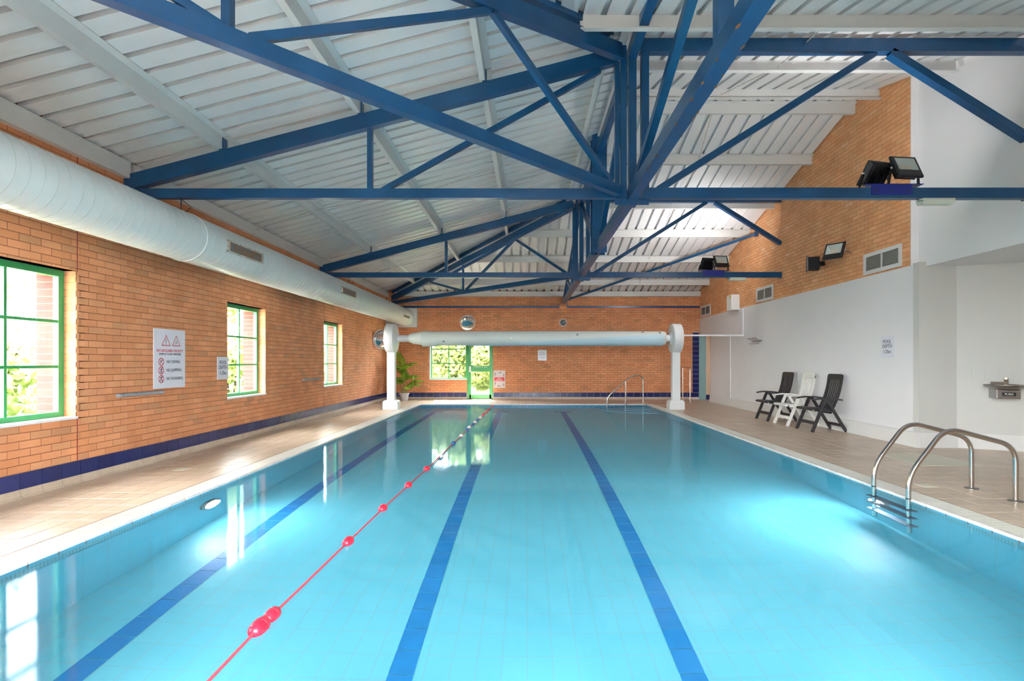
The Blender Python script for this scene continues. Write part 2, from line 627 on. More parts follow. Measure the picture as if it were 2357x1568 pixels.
def clip_rects(u0, u1, v0, v1, holes):
    """cut a brick by rectangular openings: list of remaining rects"""
    rects = [(u0, u1, v0, v1)]
    for (a, b_, c, d) in holes:
        out = []
        for (p, q, r, s) in rects:
            if q <= a or p >= b_ or s <= c or r >= d:
                out.append((p, q, r, s))
                continue
            if p < a: out.append((p, a, r, s))
            if q > b_: out.append((b_, q, r, s))
            mp, mq = max(p, a), min(q, b_)
            if r < c: out.append((mp, mq, r, c))
            if s > d: out.append((mp, mq, d, s))
        rects = out
    return [r for r in rects if r[1] - r[0] > 0.012 and r[3] - r[2] > 0.012]


def lay_bricks(parent, rects, to3, depth_vec, mat, name, limit=300, rest_name=None):
    """rects: (u0,u1,v0,v1); to3(u,v)->point on the face; bricks are boxes depth_vec behind the face"""
    items = []
    for r in rects:
        u0, u1, v0, v1 = r
        pts = [to3(u0, v0), to3(u1, v0), to3(u1, v1), to3(u0, v1)]
        items.append((in_view_area(pts), r, pts))
    items.sort(key=lambda t: -t[0])
    shared = {}
    d = Vector(depth_vec)
    L = world_loc(parent)
    e = 0.0016
    rest = MB()
    for i, (a, r, pts) in enumerate(items):
        c = Vector(to3((r[0] + r[1]) / 2, (r[2] + r[3]) / 2))
        q = [Vector(p) for p in pts]
        inset = [c + (p - c) * (1 - 2 * e / max((p - c).length, 0.01)) for p in q]
        front = [p - d * 0.0 for p in inset]
        mid = [p + d * 0.12 for p in q]
        back = [p + d for p in q]
        vs = front + mid + back
        fs = [(0, 1, 2, 3)]
        for lay in (0, 4):
            for k in range(4):
                j = (k + 1) % 4
                fs.append((lay + j, lay + k, lay + 4 + k, lay + 4 + j))
        if i < limit and a > 30:
            key = (round(r[1] - r[0], 4), round(r[3] - r[2], 4))
            if key not in shared:
                me = bpy.data.meshes.new(name)
                me.from_pydata([v - c for v in vs], [], fs)
                me.materials.append(M[mat])
                shared[key] = me
            o = bpy.data.objects.new(name, shared[key])
            C.objects.link(o)
            o.parent = parent
            jit = -d.normalized() * random.uniform(-0.0008, 0.0012)
            o.location = c - L + jit
        else:
            rest.add(vs, fs)
    if rest.v:
        ro = rest.build(rest_name or (name + '_field'), mat, parent)
        ro['kind'] = 'stuff'


BL, BH, JW = 0.2255, 0.0752, 0.0085
Z0B = 0.235   # top of the navy skirting tiles


def brick_grid(u0, u1, v0, v1, holes, phase=0.0):
    out = []
    k = 0
    v = v0
    while v < v1 - 0.01:
        vt = min(v + BH - JW, v1)
        off = (phase + (BL / 2 if k % 2 else 0)) % BL
        u = u0 - BL + off
        while u < u1:
            a, b_ = max(u, u0), min(u + BL - JW, u1)
            if b_ - a > 0.012:
                out += clip_rects(a, b_, v, vt, holes)
            u += BL
        v += BH
        k += 1
    return out


# ================================================================== STRUCTURE
# window openings in the long left wall (near edge, far edge, bottom, top)
WINS = [(0.33, 1.57), (4.366, 5.606), (8.42, 9.66), (12.42, 13.66)]
WZ0, WZ1 = 0.69, 2.235
holes_left = [(a, b_, WZ0, WZ1) for a, b_ in WINS]


def wall_with_holes(u0, u1, v0, v1, holes, to3, dvec, name, mat):
    """backing slab pierced by openings"""
    us = sorted(set([u0, u1] + [h for q in holes for h in q[:2]]))
    vs_ = sorted(set([v0, v1] + [h for q in holes for h in q[2:]]))
    mb = MB()
    for i in range(len(us) - 1):
        for j in range(len(vs_) - 1):
            cu, cv = (us[i] + us[i + 1]) / 2, (vs_[j] + vs_[j + 1]) / 2
            if any(a < cu < b_ and c < cv < d for a, b_, c, d in holes):
                continue
            mb.prism([to3(us[i], vs_[j]), to3(us[i + 1], vs_[j]), to3(us[i + 1], vs_[j + 1]), to3(us[i], vs_[j + 1])], dvec)
    return mb.build(name, mat)


# ---- left wall
BD = 0.012
wl = wall_with_holes(YN - 0.2, YF + 0.4, -0.2, 3.75, [(a - 0.031, b_ + 0.031, c, d) for a, b_, c, d in holes_left], lambda u, v: (XL - 0.004, u, v), (-0.13, 0, 0), 'wall_left', 'mortar')
struct(wl, 'long orange brick wall with green windows beside the pool')
ZT_L = 3.60
rects = brick_grid(YN, YF, Z0B, ZT_L, holes_left + [(5.606, 5.618, Z0B, WZ0), (5.606, 5.618, WZ1, 3.7), (12.40, 12.412, Z0B, 3.7)], 0.05)
lay_bricks(wl, rects, lambda u, v: (XL, u, v), (-BD, 0, 0), 'brick', 'brick')
mb = MB()
mb.box(XL - 0.003, XL - 0.0005, 5.605, 5.619, Z0B, WZ0)
mb.box(XL - 0.003, XL - 0.0005, 5.605, 5.619, WZ1, 3.6)
mb.box(XL - 0.003, XL - 0.0005, 12.399, 12.413, Z0B, 3.6)
mb.build('movement_joint', 'joint', wl)
# brick returns of the window openings: orange inside, red outside
RD = 0.137
for a, b_ in WINS:
    if b_ < 2: continue
    k = 0
    z = WZ0
    while z < WZ1 - 0.02:
        zt = min(z + BH - JW, WZ1)
        for yy, sgn in ((b_, 1), (a, -1)):
            m2 = MB()
            m2.box(XL - RD, XL - 0.002, min(yy, yy + sgn * 0.03), max(yy, yy + sgn * 0.03), z, zt)
            m2.build('brick', 'brick', wl)
            m3 = MB()
            m3.box(XL - RD - 0.26, XL - RD - 0.06, min(yy - sgn * 0.035, yy + sgn * 0.1), max(yy - sgn * 0.035, yy + sgn * 0.1), z, zt)
            m3.build('brick', 'red_brick', wl)
        z += BH
        k += 1
    mb = MB()
    for yy, sgn in ((b_, 1), (a, -1)):
        y0, y1 = sorted((yy + sgn * 0.004, yy + sgn * 0.10))
        mb.box(XL - RD, XL - 0.004, y0, y1, WZ0 - 0.05, WZ1 + 0.05)
        y0, y1 = sorted((yy + sgn * (-0.03), yy + sgn * 0.30))
        mb.box(XL - RD - 0.255, XL - RD - 0.065, y0, y1, WZ0 - 0.1, WZ1 + 0.2)
    mb.box(XL - RD - 0.30, XL - RD - 0.065, a - 0.3, b_ + 0.3, WZ1 - 0.03, WZ1 + 0.3)
    mb.build('jamb_mortar', 'mortar_pale', wl)
    mb = MB()
    mb.box(XL - RD - 0.02, XL - 0.012, a - 0.05, b_ + 0.05, WZ1, WZ1 + 0.03)
    mb.build('lintel_soffit', 'plaster_reveal', wl)


def make_window(idx, to3, u0, u1, v0, v1, cols, rows, label, sillmat=True, fw=0.065, dep=0.06, rowzs=None):
    """to3(u,v,d): d is distance outwards from the glazing plane"""
    root = bpy.data.objects.new('window_%d' % idx, None)
    C.objects.link(root)
    root.location = to3((u0 + u1) / 2, v0, 0)
    struct(root, label)

    def bar(mb, a, b_, c, d, d0, d1):
        p = [to3(a, c, d0), to3(b_, c, d0), to3(b_, d, d0), to3(a, d, d0)]
        q = Vector(to3(a, c, d1)) - Vector(to3(a, c, d0))
        mb.prism(p, q)
    mb = MB()
    bar(mb, u0, u0 + fw, v0, v1, -dep / 2, dep / 2)
    bar(mb, u1 - fw, u1, v0, v1, -dep / 2, dep / 2)
    bar(mb, u0 + fw, u1 - fw, v0, v0 + fw, -dep / 2, dep / 2)
    bar(mb, u0 + fw, u1 - fw, v1 - fw, v1, -dep / 2, dep / 2)
    mb.build('window_frame', 'green', root)
    iu0, iu1, iv0, iv1 = u0 + fw, u1 - fw, v0 + fw, v1 - fw
    g = 0.028
    for i in range(1, cols):
        m2 = MB()
        c = iu0 + (iu1 - iu0) * i / cols
        bar(m2, c - g / 2, c + g / 2, iv0, iv1, -dep * 0.35, dep * 0.35)
        m2.build('glazing_bar', 'green', root)
    for j in range(1, rows):
        m2 = MB()
        c = iv0 + (iv1 - iv0) * j / rows
        bar(m2, iu0, iu1, c - g / 2, c + g / 2, -dep * 0.38, dep * 0.38)
        m2.build('glazing_bar', 'green', root)
    for i in range(cols):
        for j in range(rows):
            a = iu0 + (iu1 - iu0) * i / cols + 0.010
            b_ = iu0 + (iu1 - iu0) * (i + 1) / cols - 0.010
            c = iv0 + (iv1 - iv0) * j / rows + 0.010
            d = iv0 + (iv1 - iv0) * (j + 1) / rows - 0.010
            m3 = MB()
            m3.add([to3(a, c, 0), to3(b_, c, 0), to3(b_, d, 0), to3(a, d, 0)], [(0, 1, 2, 3)])
            m3.build('pane', 'glass', root)
    return root


wlabels = ['tall green framed window in the left brick wall behind the camera',
           'large green window cut by the photo edge before the warning sign',
           'middle green window beside the pool depth sign on the left wall',
           'farthest green window of the left wall, next to the round mirror']
for i, (a, b_) in enumerate(WINS):
    wdw = make_window(i + 1, lambda u, v, d: (XL - RD - 0.03 - d, u, v), a, b_, WZ0, WZ1, 2, 3, wlabels[i])
    mb = MB()
    mb.box(XL - RD - 0.0, XL + 0.012, a, b_, WZ0 - 0.012, WZ0 + 0.012)
    mb.build('window_sill', 'sill', wdw)

# ---- far wall
FW = (-3.284, -2.04, 0.685, 2.235)
FD = (-2.04, -1.164, 0.0, 2.235)
holes_far = [FW, FD]
wb = wall_with_holes(XL - 0.2, XR + 0.2, -0.2, 3.75, holes_far, lambda u, v: (u, YF + 0.004, v), (0, 0.13, 0), 'wall_back', 'mortar')
struct(wb, 'far orange brick wall with the green door behind the pool')
rects = brick_grid(XL, XR - 0.25, Z0B, 3.6, holes_far, 0.02) + brick_grid(XR - 0.25, XR, 2.275, 3.6, [], 0.0)
lay_bricks(wb, rects, lambda u, v: (u, YF, v), (0, BD, 0), 'brick', 'brick')
# reveals of the far opening
mb = MB()
mb.box(FW[0] - 0.03, FW[0] + 0.012, YF - 0.002, YF + RD, FW[2], FW[3])
mb.box(FW[0] - 0.03, FD[0], YF - 0.004, YF + RD, FW[2] - 0.02, FW[2] + 0.008)
mb.box(FW[0], FD[1], YF, YF + RD, FW[3], FW[3] + 0.03)
mb.box(FD[1], FD[1] + 0.02, YF + 0.01, YF + RD, 0, FD[3])
mb.build('window_reveal', 'sill', wb)
mb = MB()
mb.box(XL - 0.2, FW[0] - 0.03, YF + 0.10, YF + 0.36, -0.2, 3.75)
mb.box(FD[1] + 0.02, XR + 3.2, YF + 0.134, YF + 0.36, -0.2, 3.75)
mb.box(FW[0] - 0.03, FD[1] + 0.02, YF + 0.10, YF + 0.36, FW[3] + 0.03, 3.75)
mb.box(FW[0] - 0.03, FD[0], YF + 0.14, YF + 0.36, -0.2, FW[2] - 0.02)
mb.build('outer_leaf', 'red_brick', wb)
mb = MB()
mb.box(XL - 0.40, XL - RD - 0.0, YN - 0.3, WINS[0][0] - 0.0, -0.2, 3.75)
for k in range(3):
    mb.box(XL - 0.40, XL - RD, WINS[k][1] + 0.31, WINS[k + 1][0] - 0.31, -0.2, 3.75)
mb.box(XL - 0.40, XL - RD, WINS[3][1] + 0.31, YF + 0.4, -0.2, 3.75)
mb.box(XL - 0.40, XL - RD - 0.1, YN, YF + 0.3, -0.2, WZ0 - 0.02)
mb.box(XL - 0.40, XL - RD - 0.1, YN, YF + 0.3, WZ1 + 0.31, 3.75)
mb.build('outer_leaf', 'red_brick', wl)
make_window(5, lambda u, v, d: (u, YF + 0.09 + d, v), FW[0], FW[1], FW[2], FW[3], 2, 3, 'green window joined to the exit door in the far wall', fw=0.05)

# exit door
door = bpy.data.objects.new('door_1', None)
C.objects.link(door)
door.location = ((FD[0] + FD[1]) / 2, YF + 0.08, 0)
struct(door, 'green glazed fire exit door in the far brick wall')
yd0, yd1 = YF + 0.05, YF + 0.11


def px_x(px): return (px - VPX) * YF / FPX
def px_z(py): return CAMZ + (VPY - py) * YF / FPX


mb = MB()
mb.box(FD[0], FD[0] + 0.07, yd0 - 0.02, yd1, 0.0, FD[3])
mb.box(FD[1] - 0.06, FD[1], yd0 - 0.02, yd1, 0.0, FD[3])
mb.box(FD[0] + 0.07, FD[1] - 0.06, yd0 - 0.02, yd1, FD[3] - 0.07, FD[3])
mb.build('door_frame', 'green', door)
a, b_ = FD[0] + 0.075, FD[1] - 0.065
mb = MB()
mb.box(a, a + 0.055, yd0, yd1 - 0.01, 0.02, FD[3] - 0.075)
mb.box(b_ - 0.055, b_, yd0, yd1 - 0.01, 0.02, FD[3] - 0.075)
mb.box(a, b_, yd0, yd1 - 0.01, 0.02, 0.16)
mb.box(a, b_, yd0, yd1 - 0.01, FD[3] - 0.14, FD[3] - 0.075)
mb.build('door_leaf', 'green', door)
rail = MB().box(a + 0.055, b_ - 0.055, yd0 - 0.004, yd1 - 0.01, 0.94, 1.14).build('middle_rail', 'green', door)
for z0, z1 in ((0.16, 0.94), (1.14, FD[3] - 0.14)):
    MB().add([(a + 0.055, yd0 + 0.025, z0), (b_ - 0.055, yd0 + 0.025, z0), (b_ - 0.055, yd0 + 0.025, z1), (a + 0.055, yd0 + 0.025, z1)], [(0, 1, 2, 3)]).build('pane', 'glass', door)
MB().box(a - 0.01, a + 0.055, yd0 - 0.055, yd0, 0.92, 1.12).build('push_latch', 'plastic_white', door, bevel=0.008)
MB().box(b_ - 0.03, b_ + 0.02, yd0 - 0.03, yd0, 1.02, 1.07).build('hinge', 'green', door)
fm = frame_mat(((a + b_) / 2, yd0 - 0.006, 1.10), (1, 0, 0), (0, 0, 1))
text('✓ Push bar to open', door, 'ink_white', 0.062, fm, 0.0, 0.0)
MB().box(FD[0], FD[1], YF - 0.01, YF + 0.13, -0.01, 0.018).build('threshold', 'channel', door)

# doorway return beside the far right corner: navy tile column, teal door edge, cream passage
mb = MB()
mb.box(XR - 0.25, XR - 0.03, YF - 0.002, YF + 0.004, 0.0, 2.275)
tb = mb.build('tile_backing', 'grout', wb)
for k in range(14):
    z0 = 0.235 - 0.155 + k * 0.1562
    z1 = min(z0 + 0.150, 2.27)
    if z1 - z0 > 0.02:
        MB().box(XR - 0.247, XR - 0.033, YF - 0.008, YF + 0.002, z0, z1).build('tile', 'blue_tile', wb)
dr = MB().box(XR - 0.028, XR + 0.205, YF - 0.025, YF + 0.12, 0.0, 2.14).build('door_2', 'teal')
struct(dr, 'teal painted door edge in the doorway at the far right corner')
MB().box(XR + 0.165, XR + 0.18, YF - 0.06, YF - 0.025, 0.98, 1.06).build('door_stop', 'dirty_white', dr)
mb = MB()
mb.box(XR + 0.2, XR + 3.0, YF + 0.004, YF + 0.13, 0.0, 2.3)
mb.box(XR + 3.0, XR + 3.1, 16.4, YF + 0.13, 0.0, 2.3)
mb.box(XR + 0.16, XR + 3.1, 16.55, 16.70, 0.0, 2.3)
mb.box(XR + 0.16, XR + 3.1, 16.55, YF + 0.13, 2.2, 2.3)
ps = mb.build('wall_passage', 'cream')
struct(ps, 'cream passage wall seen through the far right doorway')
for k in range(6):
    MB().box(XR + 0.21 + k * 0.2255, XR + 0.21 + k * 0.2255 + 0.221, YF - 0.004, YF + 0.006, 0.0, 0.16).build('tile', 'blue_tile', ps)

# ---- right wall: white lower wall, brick gable, white upper wall, recess with fountain
RW_Y0, RW_Y1, RW_Z = 7.90, 16.84, 2.738
mb = MB()
mb.box(XR, XR + 0.16, RW_Y0, RW_Y1, 0.0, RW_Z)
mb.box(XR, XR + 0.16, RW_Y1, YF, 2.13, RW_Z)
mb.box(XR - 0.016, XR, 15.2, RW_Y1, 0.0, 2.13)
wr = mb.build('wall_right', 'white_paint')
struct(wr, 'white painted lower right wall behind the three chairs')
# brick gable
GY0 = 8.06
mb = MB()
mb.prism([(XR + 0.004, GY0, RW_Z - 0.02), (XR + 0.004, YF + 0.13, RW_Z - 0.02), (XR + 0.004, YF + 0.13, 3.7), (XR + 0.004, YR, zfar(YR) + 0.06), (XR + 0.004, GY0, znear(GY0) + 0.06)], (0.15, 0, 0))
gb = mb.build('wall_gable', 'mortar_pale')
struct(gb, 'orange brick gable above the white right wall')
rects = []
for r in brick_grid(GY0, YF, RW_Z + 0.0, 5.95, [], 0.1):
    lim = min(max(zfar(r[0]) if r[0] > YR else znear(r[0]), zfar(r[1]) if r[1] > YR else znear(r[1])) + 0.03, r[3])
    if lim - r[2] > 0.012:
        rects.append((r[0], r[1], r[2], lim))
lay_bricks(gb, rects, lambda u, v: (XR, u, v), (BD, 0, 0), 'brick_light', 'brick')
# upper white wall nearer the camera, over the recess
mb = MB()
UX, UZ = 5.93, 2.70
mb.prism([(UX, YN - 0.1, UZ), (UX, GY0, UZ), (UX, GY0, znear(GY0) + 0.05), (UX, YN - 0.1, znear(YN) + 0.1)], (0.17, 0, 0))
mb.prism([(XR - 0.002, GY0 - 0.012, UZ), (UX + 0.1, GY0 - 0.012, UZ), (UX + 0.1, GY0 - 0.012, znear(GY0) + 0.05), (XR - 0.002, GY0 - 0.012, znear(GY0) + 0.05)], (0, 0.014, 0))
uw = mb.build('wall_upper_right', 'white_paint')
struct(uw, 'plain white upper wall above the drinking fountain recess')
mb = MB()
P0, P1, P2, P3 = (XR - 0.0005, 7.89), (6.38, 7.89), (7.10, 7.56), (8.3, 7.01)
for (xa, ya), (xb, yb) in ((P0, P1), (P1, P2), (P2, P3)):
    d = Vector((xb - xa, yb - ya, 0)).normalized()
    nn = Vector((-d.y, d.x, 0)) * 0.12
    mb.prism([(xa, ya, 0), (xb, yb, 0), (xb, yb, 2.76), (xa, ya, 2.76)], nn)
mb.box(8.28, 8.42, YN - 0.1, 7.25, 0.0, 2.76)
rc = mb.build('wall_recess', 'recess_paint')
struct(rc, 'pale recess walls around the drinking fountain')
MB().prism([(UX + 0.001, YN - 0.1, 2.702), (8.35, YN - 0.1, 2.702), (8.35, 7.05, 2.702), (7.12, 7.64, 2.702), (6.4, 8.0, 2.702), (UX + 0.001, 8.04, 2.702)], (0, 0, 0.06)).build('soffit', 'white_paint', rc)
fd = Vector((P2[0] - P1[0], P2[1] - P1[1], 0)).normalized()
fnrm = Vector((fd.y, -fd.x, 0))
if fnrm.y > 0: fnrm = -fnrm
for k in range(6):
    c = Vector((P1[0], P1[1], 1.10)) + fd * (0.10 + 0.152 * k) + fnrm * 0.002
    m = frame_mat(c, fd, (0, 0, 1))
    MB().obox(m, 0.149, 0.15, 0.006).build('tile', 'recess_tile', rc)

# skirtings
bl = MB().box(XL - 0.004, XL + 0.006, YN, YF, 0.0, Z0B - 0.004).build('baseboard_left', 'grout')
struct(bl, 'navy tile skirting along the left brick wall')
bb = MB()
bb.box(XL, FD[0], YF - 0.006, YF + 0.004, 0.0, Z0B - 0.004)
bb.box(FD[1], XR - 0.25, YF - 0.006, YF + 0.004, 0.0, Z0B - 0.004)
bb = bb.build('baseboard_back', 'grout')
struct(bb, 'navy tile skirting along the far brick wall')
y = 4.96 - 0.2255 * 24
while y < YF - 0.02:
    y0, y1 = max(y + 0.003, YN), min(y + 0.2225, YF - 0.01)
    if y1 > YN + 0.02:
        MB().box(XL + 0.002, XL + 0.014, y0, y1, 0.083, Z0B - 0.004).build('tile', 'blue_tile', bl)
        MB().prism([(XL + 0.002, y0, 0.0), (XL + 0.05, y0, 0.0), (XL + 0.024, y0, 0.022), (XL + 0.015, y0, 0.079), (XL + 0.002, y0, 0.079)], (0, y1 - y0, 0)).build('cove_tile', 'cove', bl)
    y += 0.2255
x = XL
while x < XR - 0.26:
    x0, x1 = x + 0.003, min(x + 0.2225, XR - 0.25)
    for (p, q, r, s) in clip_rects(x0, x1, 0.083, Z0B - 0.004, [(FD[0] - 0.01, FD[1] + 0.01, -1, 1)]):
        MB().box(p, q, YF - 0.014, YF - 0.002, r, s).build('tile', 'blue_tile', bb)
        MB().prism([(p, YF - 0.002, 0.0), (p, YF - 0.05, 0.0), (p, YF - 0.024, 0.022), (p, YF - 0.015, 0.079), (p, YF - 0.002, 0.079)], (q - p, 0, 0)).build('cove_tile', 'cove', bb)
    x += 0.2255
mb = MB()
prof = [(0.0, 0.0), (-0.045, 0.0), (-0.030, 0.215), (-0.02, 0.228), (0.0, 0.228)]
mb.prism([(XR + a, RW_Y0 - 0.03, z) for a, z in prof], (0, RW_Y1 + 0.03 - RW_Y0 + 0.03, 0))
mb.prism([(XR - 0.03, RW_Y1 - 0.0, 0), (XR - 0.03, RW_Y1 + 0.04, 0), (XR - 0.03, RW_Y1 + 0.03, 0.228), (XR - 0.03, RW_Y1, 0.228)], (0.19, 0, 0))
br_ = mb.build('baseboard_right', 'white_skirt')
struct(br_, 'white coved skirting at the foot of the right wall')
for (xa, ya), (xb, yb) in ((P0, P1), (P1, P2), (P2, P3)):
    d = Vector((xb - xa, yb - ya, 0)).normalized()
    nn = Vector((d.y, -d.x, 0)) * 0.03
    MB().prism([(xa, ya, 0), (xb, yb, 0), (xb, yb, 0.228), (xa, ya, 0.228)], nn).build('skirting_board', 'white_skirt', br_)

# ---- near wall (behind the camera) with a glazed screen added for fill light
mb = MB()
mb.box(XL - 0.2, 8.5, YN - 0.2, YN, -0.2, 0.25)
mb.box(XL - 0.2, 8.5, YN - 0.2, YN, 3.05, 3.75)
GX0, GX1 = -1.8, 1.8
mb.box(XL - 0.2, GX0, YN - 0.2, YN, 0.25, 3.05)
mb.box(GX1, 8.5, YN - 0.2, YN, 0.25, 3.05)
wf = mb.build('wall_front', 'brick')
struct(wf, 'brick wall behind the camera around the added glazed screen')
make_window(6, lambda u, v, d: (u, YN - 0.1 - d, v), GX0, GX1, 0.25, 3.05, 4, 2, 'wide glazed screen added behind the camera to let in fill light')

# ---- deck (floor), pool, coping
mb = MB()
GR = 0.235   # grating strip width
ox0, ox1, oy0, oy1 = PXL - GR, PXR + GR, PYN - GR, PYF + 0.06
mb.box(XL - 0.1, ox0, YN, YF + 0.2, -0.15, -0.006)
mb.box(ox1, 8.4, YN, YF + 0.2, -0.15, -0.006)
mb.box(ox0, ox1, YN, oy0, -0.15, -0.006)
mb.box(ox0, ox1, oy1, YF + 0.2, -0.15, -0.006)
fl = mb.build('floor', 'deck_grout')
struct(fl, 'beige tiled pool deck')
T = 0.2255
trects = []


def tile_zone(x0, x1, y0, y1, holes=()):
    nx = max(1, round((x1 - x0) / T))
    wx = (x1 - x0) / nx
    yk = math.floor(y0 / T) * T
    while yk < y1:
        for i in range(nx):
            a, b_ = x0 + i * wx + 0.002, x0 + (i + 1) * wx - 0.002
            c, d = max(yk + 0.002, y0), min(yk + T - 0.002, y1)
            if d - c > 0.01:
                trects.extend(clip_rects(a, b_, c, d, holes))
        yk += T


HATCH = (4.85, 5.60, 6.52, 7.38)
tile_zone(XL + 0.05, ox0 - 0.012, YN, YF - 0.05)
tile_zone(ox1 + 0.012, XR - 0.04, 0.2, YF - 0.05, [HATCH])
tile_zone(ox0, ox1, oy1 + 0.002, YF - 0.05)
tile_zone(XR - 0.04, 8.3, 0.2, 8.15, [HATCH])
tile_zone(XR - 0.04, 8.0, 16.86, YF)
lay_bricks(fl, trects, lambda u, v: (u, v, 0.0), (0, 0, -0.012), 'deck', 'tile', 300, 'tile_field')
MB().box(HATCH[0] + 0.004, HATCH[1] - 0.004, HATCH[2] + 0.004, HATCH[3] - 0.004, -0.02, 0.002).build('access_cover', 'hatch', fl)
for cx, cy in ((4.11, 5.48), (4.45, 14.0), (-4.1, 6.3), (4.35, 10.9)):
    MB().box(cx - 0.07, cx + 0.07, cy - 0.07, cy + 0.07, -0.01, 0.003).build('drain_cover', 'hatch', fl)

# pool basin


def zbot(y): return -1.25 + (y - PYN) / (PYF - PYN) * 0.19


mb = MB()
mb.add([(PXL, PYN, zbot(PYN)), (PXR, PYN, zbot(PYN)), (PXR, PYF, zbot(PYF)), (PXL, PYF, zbot(PYF))], [(0, 1, 2, 3)])
pb = mb.build('pool_basin', 'pool_floor')
struct(pb, 'blue tiled swimming pool basin with lane markings')
mb = MB()
mb.add([(PXL, PYN, zbot(PYN)), (PXL, PYF, zbot(PYF)), (PXL, PYF, -0.21), (PXL, PYN, -0.21)], [(0, 1, 2, 3)])
mb.add([(PXR, PYN, zbot(PYN)), (PXR, PYF, zbot(PYF)), (PXR, PYF, -0.21), (PXR, PYN, -0.21)], [(3, 2, 1, 0)])
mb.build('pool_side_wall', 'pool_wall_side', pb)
mb = MB()
mb.add([(PXL, PYF, zbot(PYF)), (PXR, PYF, zbot(PYF)), (PXR, PYF, -0.01), (PXL, PYF, -0.01)], [(0, 1, 2, 3)])
mb.add([(PXL, PYN, zbot(PYN)), (PXR, PYN, zbot(PYN)), (PXR, PYN, -0.01), (PXL, PYN, -0.01)], [(3, 2, 1, 0)])
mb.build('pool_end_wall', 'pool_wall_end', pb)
mb = MB()
mb.box(PXL - 0.02, PXL, PYN, PYF, -0.22, -0.10)
mb.box(PXR, PXR + 0.02, PYN, PYF, -0.22, -0.10)
mb.build('grip_band', 'grip_tile', pb)
mb = MB()
mb.box(PXL - 0.03, PXL - 0.001, PYN, PYF, -0.11, -0.012)
mb.box(PXR + 0.001, PXR + 0.03, PYN, PYF, -0.11, -0.012)
mb.build('edge_backing', 'lip', pb)
MB().prism([(PXL - 0.3, PYN - 0.3, -1.45), (PXR + 0.3, PYN - 0.3, -1.45), (PXR + 0.3, PYF + 0.3, -1.45), (PXL - 0.3, PYF + 0.3, -1.45)], (0, 0, 0.05)).build('basin_shell', 'channel', pb)
y = PYN + 0.03
ys = []
while y < PYF - 0.05:
    ys.append(y)
    y += T
coping = thing('pool_edge', 'white tiled coping and cyan tiles around the pool edge', 'pool edge', (0, PYN, 0))
tag(coping, kind='structure')


def proto_copy(mesh_obj, loc, parent):
    o = mesh_obj.copy()
    C.objects.link(o)
    o.location = Vector(loc) - world_loc(parent)
    o.parent = parent
    return o


for side, ex in ((-1, PXL), (1, PXR)):
    s = side
    first = None
    for y in ys:
        if first is None:
            m1 = MB()
            m1.box(min(0, s * 0.012), max(0, s * 0.012), 0.0055, T - 0.0055, -0.10, -0.026)
            e1 = m1.build('edge_tile', 'edge_tile', coping, local=True)
            m1 = MB()
            m1.prism([(-s * 0.004, 0.005, -0.024), (-s * 0.007, 0.005, -0.010), (-s * 0.001, 0.005, 0.0), (s * 0.028, 0.005, 0.003), (s * 0.028, 0.005, -0.024)], (0, T - 0.010, 0))
            e2 = m1.build('coping_tile', 'coping', coping, local=True)
            first = (e1, e2)
            e1.location = Vector((ex, y, 0)) - world_loc(coping)
            e2.location = Vector((ex, y, 0)) - world_loc(coping)
        else:
            proto_copy(first[0], (ex, y, 0), coping)
            proto_copy(first[1], (ex, y, 0), coping)
x = PXL
while x < PXR - 0.03:
    x1 = min(x + T, PXR)
    MB().prism([(x + 0.003, PYF - 0.006, -0.026), (x + 0.003, PYF - 0.006, -0.004), (x + 0.003, PYF + 0.004, 0.002), (x + 0.003, PYF + 0.06, 0.002), (x + 0.003, PYF + 0.06, -0.026)], (x1 - x - 0.006, 0, 0)).build('coping_tile', 'coping', coping)
    x = x1

# overflow gratings
for side, ex, lab in ((-1, PXL, 'white overflow grating strip along the left pool edge'), (1, PXR, 'white overflow grating strip along the right pool edge')):
    xa, xb = sorted((ex + side * 0.030, ex + side * GR))
    gt = thing('overflow_grating', lab, 'grating', ((xa + xb) / 2, PYN, -0.02))
    tag(gt, kind='structure')
    MB().box(xa, xb, PYN, PYF + 0.05, -0.06, -0.014).build('channel', 'channel', gt)
    mb = MB()
    for k in range(8):
        c = xa + (xb - xa) * (k + 0.5) / 8
        mb.box(c - 0.0075, c + 0.0075, PYN, PYF + 0.05, -0.016, -0.003)
    mb.build('rib', 'grating', gt)
    mb = MB()
    y = PYN
    while y < PYF + 0.04:
        mb.box(xa, xb, y, y + 0.015, -0.014, 0.0)
        y += 0.0225
    bo = mb.build('bar_field', 'grating', gt)
    bo['kind'] = 'stuff'
    MB().box(*sorted((ex + side * GR, ex + side * (GR + 0.010))), PYN, PYF + 0.05, -0.02, 0.0).build('edge_strip', 'lip', gt)

# lane markings
for lx in (-2.61, -0.765, 0.995):
    y = 1.4
    while y < 14.75:
        z = zbot(y + 0.11) + 0.003
        MB().add([(lx - 0.077, y + 0.003, zbot(y) + 0.003), (lx + 0.077, y + 0.003, zbot(y) + 0.003), (lx + 0.077, y + T - 0.003, zbot(y + T) + 0.003), (lx - 0.077, y + T - 0.003, zbot(y + T) + 0.003)], [(0, 1, 2, 3)]).build('lane_tile', 'lane', pb)
        y += T
    for k in range(3):
        xx = lx - 0.24 + k * 0.16
        MB().add([(xx, 14.79, zbot(14.8) + 0.003), (xx + 0.154, 14.79, zbot(14.8) + 0.003), (xx + 0.154, 15.0, zbot(15) + 0.003), (xx, 15.0, zbot(15) + 0.003)], [(0, 1, 2, 3)]).build('lane_tile', 'lane', pb)

